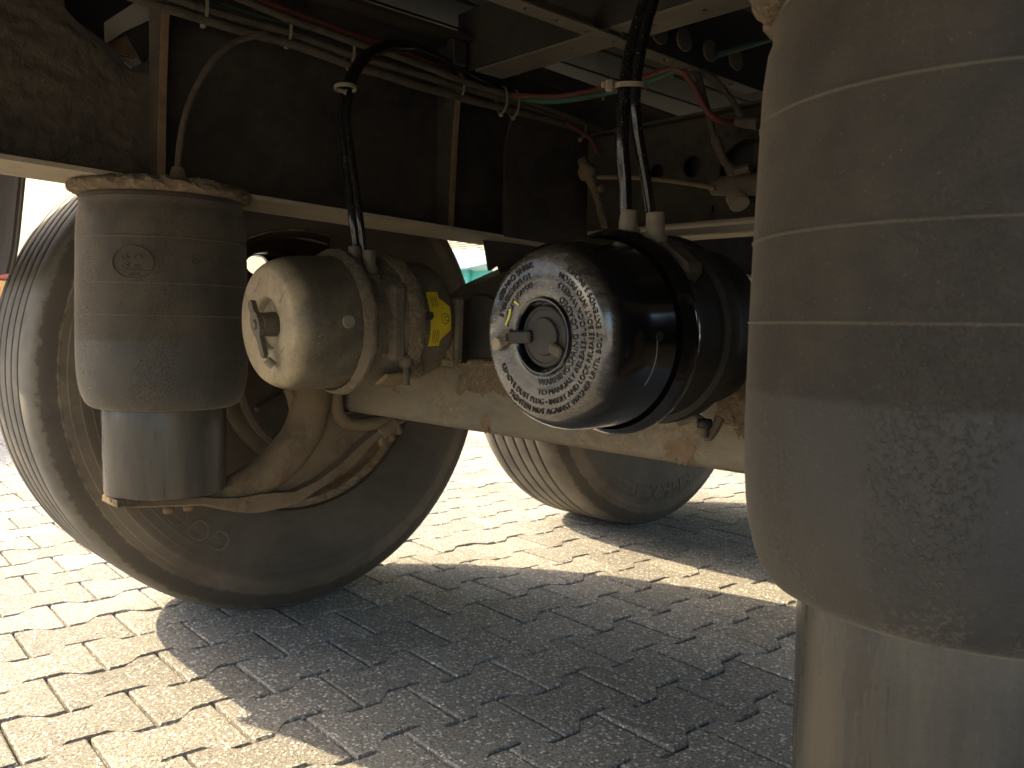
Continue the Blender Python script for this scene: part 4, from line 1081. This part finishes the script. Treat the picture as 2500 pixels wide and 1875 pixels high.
# hanger bracket plates at the front end of the far rail
t = thing("hanger_bracket", "dark hanger bracket with two round holes at the front of the far rail", "bracket", (-.60, .45, .70))
b = B().prism([(.30, .812), (.60, .802), (.60, 1.10), (.33, 1.10), (.30, 1.0)], .008, lambda u, v, w: (-.556+w, u, v))
part("side_plate", b, 'chassis', t)
for p in [(-0.5470,0.4045,0.9709),(-0.5470,0.4071,0.8817)]: part("round_hole", B().cyl((p[0], p[1], p[2]), (p[0]+.0012, p[1], p[2]), .024, .024, 28), 'dark', t)
b = B().prism([(.285, .806), (.30, .742), (.325, .755), (.36, .70), (.60, .62), (.60, .806)], .008, lambda u, v, w: (-.60+w, u, v))
part("lower_plate", b, 'chassis', t)
b = B().prism([(.40, .806), (.40, .74), (.60, .66), (.60, .806)], .008, lambda u, v, w: (-.66+w, u, v))
part("lower_plate", b, 'chassis', t)
# levelling valve with lever and rod
V0 = [(-0.1054,0.4600,0.9002)][0]
t = thing("levelling_valve", "dusty levelling valve with a long thin lever behind the black hoses", "valve", V0)
def vp(*a): return a
pts = [(-0.1451,0.4600,0.8916),(-0.1100,0.4600,0.8923),(-0.0740,0.4600,0.8901),(-0.0383,0.4600,0.8888)]
part("body", B().cyl(pts[1], pts[3], .021, .021, 20).cyl(pts[0], pts[1], .015, .021, 20), 'plug', t)
q = [(-0.0909,0.4550,0.8629),(-0.0694,0.4550,0.8542)]
part("round_cap", B().cyl(Vector(q[0])+Vector((0, 0, .006)), Vector(q[0])+Vector((.012, -.006, -.010)), .020, .018, 20), 'fitting', t)
q = [(-0.1050,0.4500,0.9257),(-0.0809,0.4500,0.9278),(-0.0898,0.4500,0.9122)]
part("elbow", B().tube([q[0], (q[0][0]+.006, q[0][1], q[0][2]-.012), q[2]], .010, 12, 4).cyl(q[2], (q[2][0]+.03, q[2][1], q[2][2]+.004), .0095, .0095, 6), 'plug', t)
part("bracket_plate", B().box((-.085, .50, .86), (-.02, .508, .97)), 'panel', t)
lv = [(-0.4147,0.4400,0.9379),(-0.3424,0.4400,0.9299),(-0.2717,0.4400,0.9184),(-0.2050,0.4400,0.9050),(-0.1521,0.4400,0.8925),(-0.1265,0.4400,0.8856)]
part("lever", B().tube(lv, .0042, 8, 4), 'arm', t)
rod = [(-0.4604,0.4400,0.9799),(-0.4463,0.4400,0.9521),(-0.4227,0.4400,0.9082),(-0.4075,0.4400,0.8732),(-0.3933,0.4400,0.8321)]
t = thing("linkage_rod", "thin muddy linkage rod dropping behind the black brake chamber", "rod", rod[-1])
bb = B().tube(rod[2:], .0068, 10, 8); lumpy(bb, .0022, 90, None, 2)
part("rod", bb, 'mud', t)
j = Vector(rod[1])
part("joint_head", B().lathe([(.0, -.012), (.015, -.012), (.019, -.006), (.019, .006), (.015, .012), (.0, .012)], 'y', j, 22).cyl(j, rod[2], .011, .008, 14), 'arm', t)
part("joint_cap", B().cyl(rod[0], j, .012, .011, 6), 'mud', t)
part("pinch_bolt", B().cyl(Vector(rod[2])+Vector((.008, -.004, .004)), Vector(rod[2])+Vector((.026, -.004, .006)), .0075, .0075, 6), 'arm', t)

# ------------------------------------------------------------------ folded bracket seen through the gap of the far rail
t = thing("folded_bracket", "pale folded sheet bracket showing through the gap in the far rail", "bracket", (-.70, -.40, 1.05))
q = [(-0.6650,-0.4542,1.0815),(-0.6650,-0.3892,1.1399),(-0.6650,-0.3485,1.1476),(-0.6650,-0.4014,1.0944),(-0.6650,-0.4135,1.0550),(-0.6650,-0.4246,1.0844),(-0.6650,-0.4544,1.0629)]
q2 = [(-0.6800,-0.4195,1.0891),(-0.6800,-0.3960,1.0992),(-0.6800,-0.3848,1.0439),(-0.6800,-0.4054,1.0542)]
def slab(P, d, mat, nm):
    n = len(P); D = Vector(d)
    vs = [Vector(a) for a in P]+[Vector(a)+D for a in P]
    part(nm, B().add(vs, [tuple(range(n)), tuple(range(n, 2*n))[::-1]]+[(i, (i+1) % n, n+(i+1) % n, n+i) for i in range(n)]), mat, t)
slab([(-0.6650,-0.4554,1.0912),(-0.6650,-0.3801,1.1599),(-0.6650,-0.3227,1.1755),(-0.6650,-0.3806,1.1156),(-0.6650,-0.4246,1.0844),(-0.6650,-0.4545,1.0579)], (-.003, 0, 0), 'bracket', "upper_sheet")
slab([(-0.6720,-0.4222,1.0851),(-0.6720,-0.3765,1.1169),(-0.6720,-0.3786,1.0585),(-0.6720,-0.3966,1.0434)], (-.003, 0, 0), 'panel', "side_sheet")
slab([(-0.6600,-0.4438,1.0443),(-0.6600,-0.4304,1.0429),(-0.6600,-0.4118,1.0427),(-0.6600,-0.4088,1.0463),(-0.6600,-0.3922,1.0323),(-0.6600,-0.4004,1.0203),(-0.6600,-0.4141,1.0262)], (-.003, 0, 0), 'bracket', "lower_sheet")
slab([(-0.6850,-0.4481,1.0617),(-0.6850,-0.4164,1.0866),(-0.6850,-0.3963,1.0528),(-0.6850,-0.4355,1.0529)], (-.003, 0, 0), 'rusty', "inner_sheet")

# ------------------------------------------------------------------ mudguard behind the big wheel
t = thing("mudguard", "dark plastic mudguard end hanging behind the tyre at the left edge", "mudguard", (-1.0, -.55, .70))
b = B(); N = 18; vs = []
for i in range(N+1):
    zz = .700+.30*i/N; yy = -.541+(zz-.734)*.103
    xi = -.858+.006*i/N; zc = .0
    if i < 4: xi -= .022*(1-i/4)**2
    for x_, dy in ((-1.285, 0), (-.95, -.002), (xi-.020, -.004), (xi-.017, 0), (xi-.003, 0), (xi, .003), (-1.285, .006)): vs.append((x_, yy+dy, zz))
n = 7
b.add(vs, [(i*n+k, i*n+(k+1) % n, (i+1)*n+(k+1) % n, (i+1)*n+k) for i in range(N) for k in range(n)], False)
b.add(vs[:n], [tuple(range(n))]); b.add(vs[-n:], [tuple(range(n))[::-1]])
part("skirt", b, 'mudguard', t)
b = B().prism([(-.50, .56), (-.64, .56), (-.64, .72), (-.72, .80), (-.86, .90), (-.86, 1.20), (-.50, 1.20)], .012, lambda u, v, w: (-1.292+w, u, v))
part("sun_block_panel", b, 'mudguard', t)  # unseen panel, added and shaped to keep sun off tread and air spring
part("hanger_rod", B().cyl((-.9, -.50, .95), (-.62, -.50, .95), .012, .012, 12), 'chassis', t)

def mirror_copy(o, lab):
    c = copy_tree(o); c.scale = (-1, 1, 1); c.location.x = -o.location.x; c['label'] = lab; return c
mirror_copy(t, "dark plastic mudguard end behind the near wheel out of the picture")
t = thing("rear_underrun", "dark rear underrun bar of the trailer behind the camera", "bumper", (0, -2.0, .42))
part("bar", B().box((-1.2, -2.06, .42), (1.2, -1.96, .54), .01), 'dark', t)
for x_ in (-.62, .62): part("bracket", B().box((x_-.04, -2.05, .55), (x_+.04, -1.97, 1.25), .005), 'dark', t)
part("rear_sill", B().box((-1.27, -2.26, 1.0), (1.27, -2.205, 1.30), .005), 'dark', t)
# ------------------------------------------------------------------ trailer floor and body
t = thing("trailer_floor", "timber trailer floor seen from below between the cross members", "floor", (0, 2, 1.25))
x_ = -1.25; k = 0
pl = None
while x_ < 1.24:
    if pl is None:
        pl = part("floor_board", B().box((x_, -2.2, 1.252), (x_+.116, 7.5, 1.280), .003), 'plank', t); fx = x_
    else:
        o = pl.copy(); C.objects.link(o); o.parent = t; o.location = (x_-fx, 0, random.uniform(-.002, .002))
    x_ += .12
part("side_rave", B().box((-1.272, -2.2, 1.16), (-1.252, 7.5, 1.30), .004), 'chassis', t)
part("side_rave", B().box((1.252, -2.2, 1.16), (1.272, 7.5, 1.30), .004), 'chassis', t)
t = thing("trailer_body", "white box body of the trailer above the floor", "trailer body", (0, 2.6, 1.30))
part("shell", B().box((-1.272, -2.2, 1.302), (1.272, 7.5, 3.7), .01), 'white_box', t)

# ------------------------------------------------------------------ surroundings
t = thing("parked_trailer", "long white box trailer parked parallel on the left", "trailer", (-10.2, -6, 0))
part("shell", B().box((-11.4, -13, 1.1), (-9.0, .55, 3.85), .02), 'white_box', t)
part("skirt", B().box((-11.3, -13, .35), (-9.1, .3, 1.09), .02), 'dark', t)
t = thing("warehouse", "cream warehouse with ribbed cladding in the far left background", "building", (-24, 9, 0))
part("wall", B().box((-46, 6.04, 0), (-3.0, 16, 8.5)), 'cream', t)
rb = B()
for i in range(300):
    rb.box((-46, 5.985, .3+.11*i*.25 if False else .25+.0275*i), (-3.0, 6.04, .25+.0275*i+.016))
o = part("cladding_ribs", rb, 'siding', t, weld=False); o['kind'] = 'stuff'
part("roof", B().box((-46.2, 5.8, 8.5), (-2.8, 16.2, 8.8)), 'white_box', t)
t = thing("waste_container", "teal steel container with pale sheets seen through the gap above the arm", "container", (-5.6, 4.9, 0))
part("body", B().box((-7.2, 4.3, .10), (-4.0, 5.5, 1.26), .03), 'teal', t)
for k in range(6): part("rib", B().box((-7.0+.52*k, 4.25, .15), (-6.93+.52*k, 4.298, 1.22), .01), 'teal', t)
for k, (x_, s_) in enumerate(((-6.0, .22), (-5.55, .30), (-5.05, .26), (-4.5, .25))):
    b = B().lathe([(0, .30), (.4, .25), (.8, .05), (1.0, -.3), (0, -.4)], 'z', (0, 0, 0), 14)
    for v in b.v: v.x *= s_; v.y *= .3; v.z *= .4; v += Vector((x_, 4.34, 1.25))
    lumpy(b, .08, 4, None, k)
    part("sheet", b, 'palebag', t)
t = thing("orange_skip", "orange steel skip with red and blue tubs at the far left edge", "skip", (-15.5, 2.6, 0))
part("body", B().box((-17.5, 2.2, .05), (-14.8, 3.6, 1.18), .03), 'orange', t)
part("red_tub", B().box((-15.4, 2.3, 1.19), (-14.9, 2.75, 1.36), .03), 'redp', t)
part("blue_tub", B().box((-16.2, 2.25, 1.19), (-15.6, 2.7, 1.42), .03), 'bluep', t)
print("objects", len(bpy.data.objects), "tris", sum(len(m.polygons) for m in bpy.data.meshes))
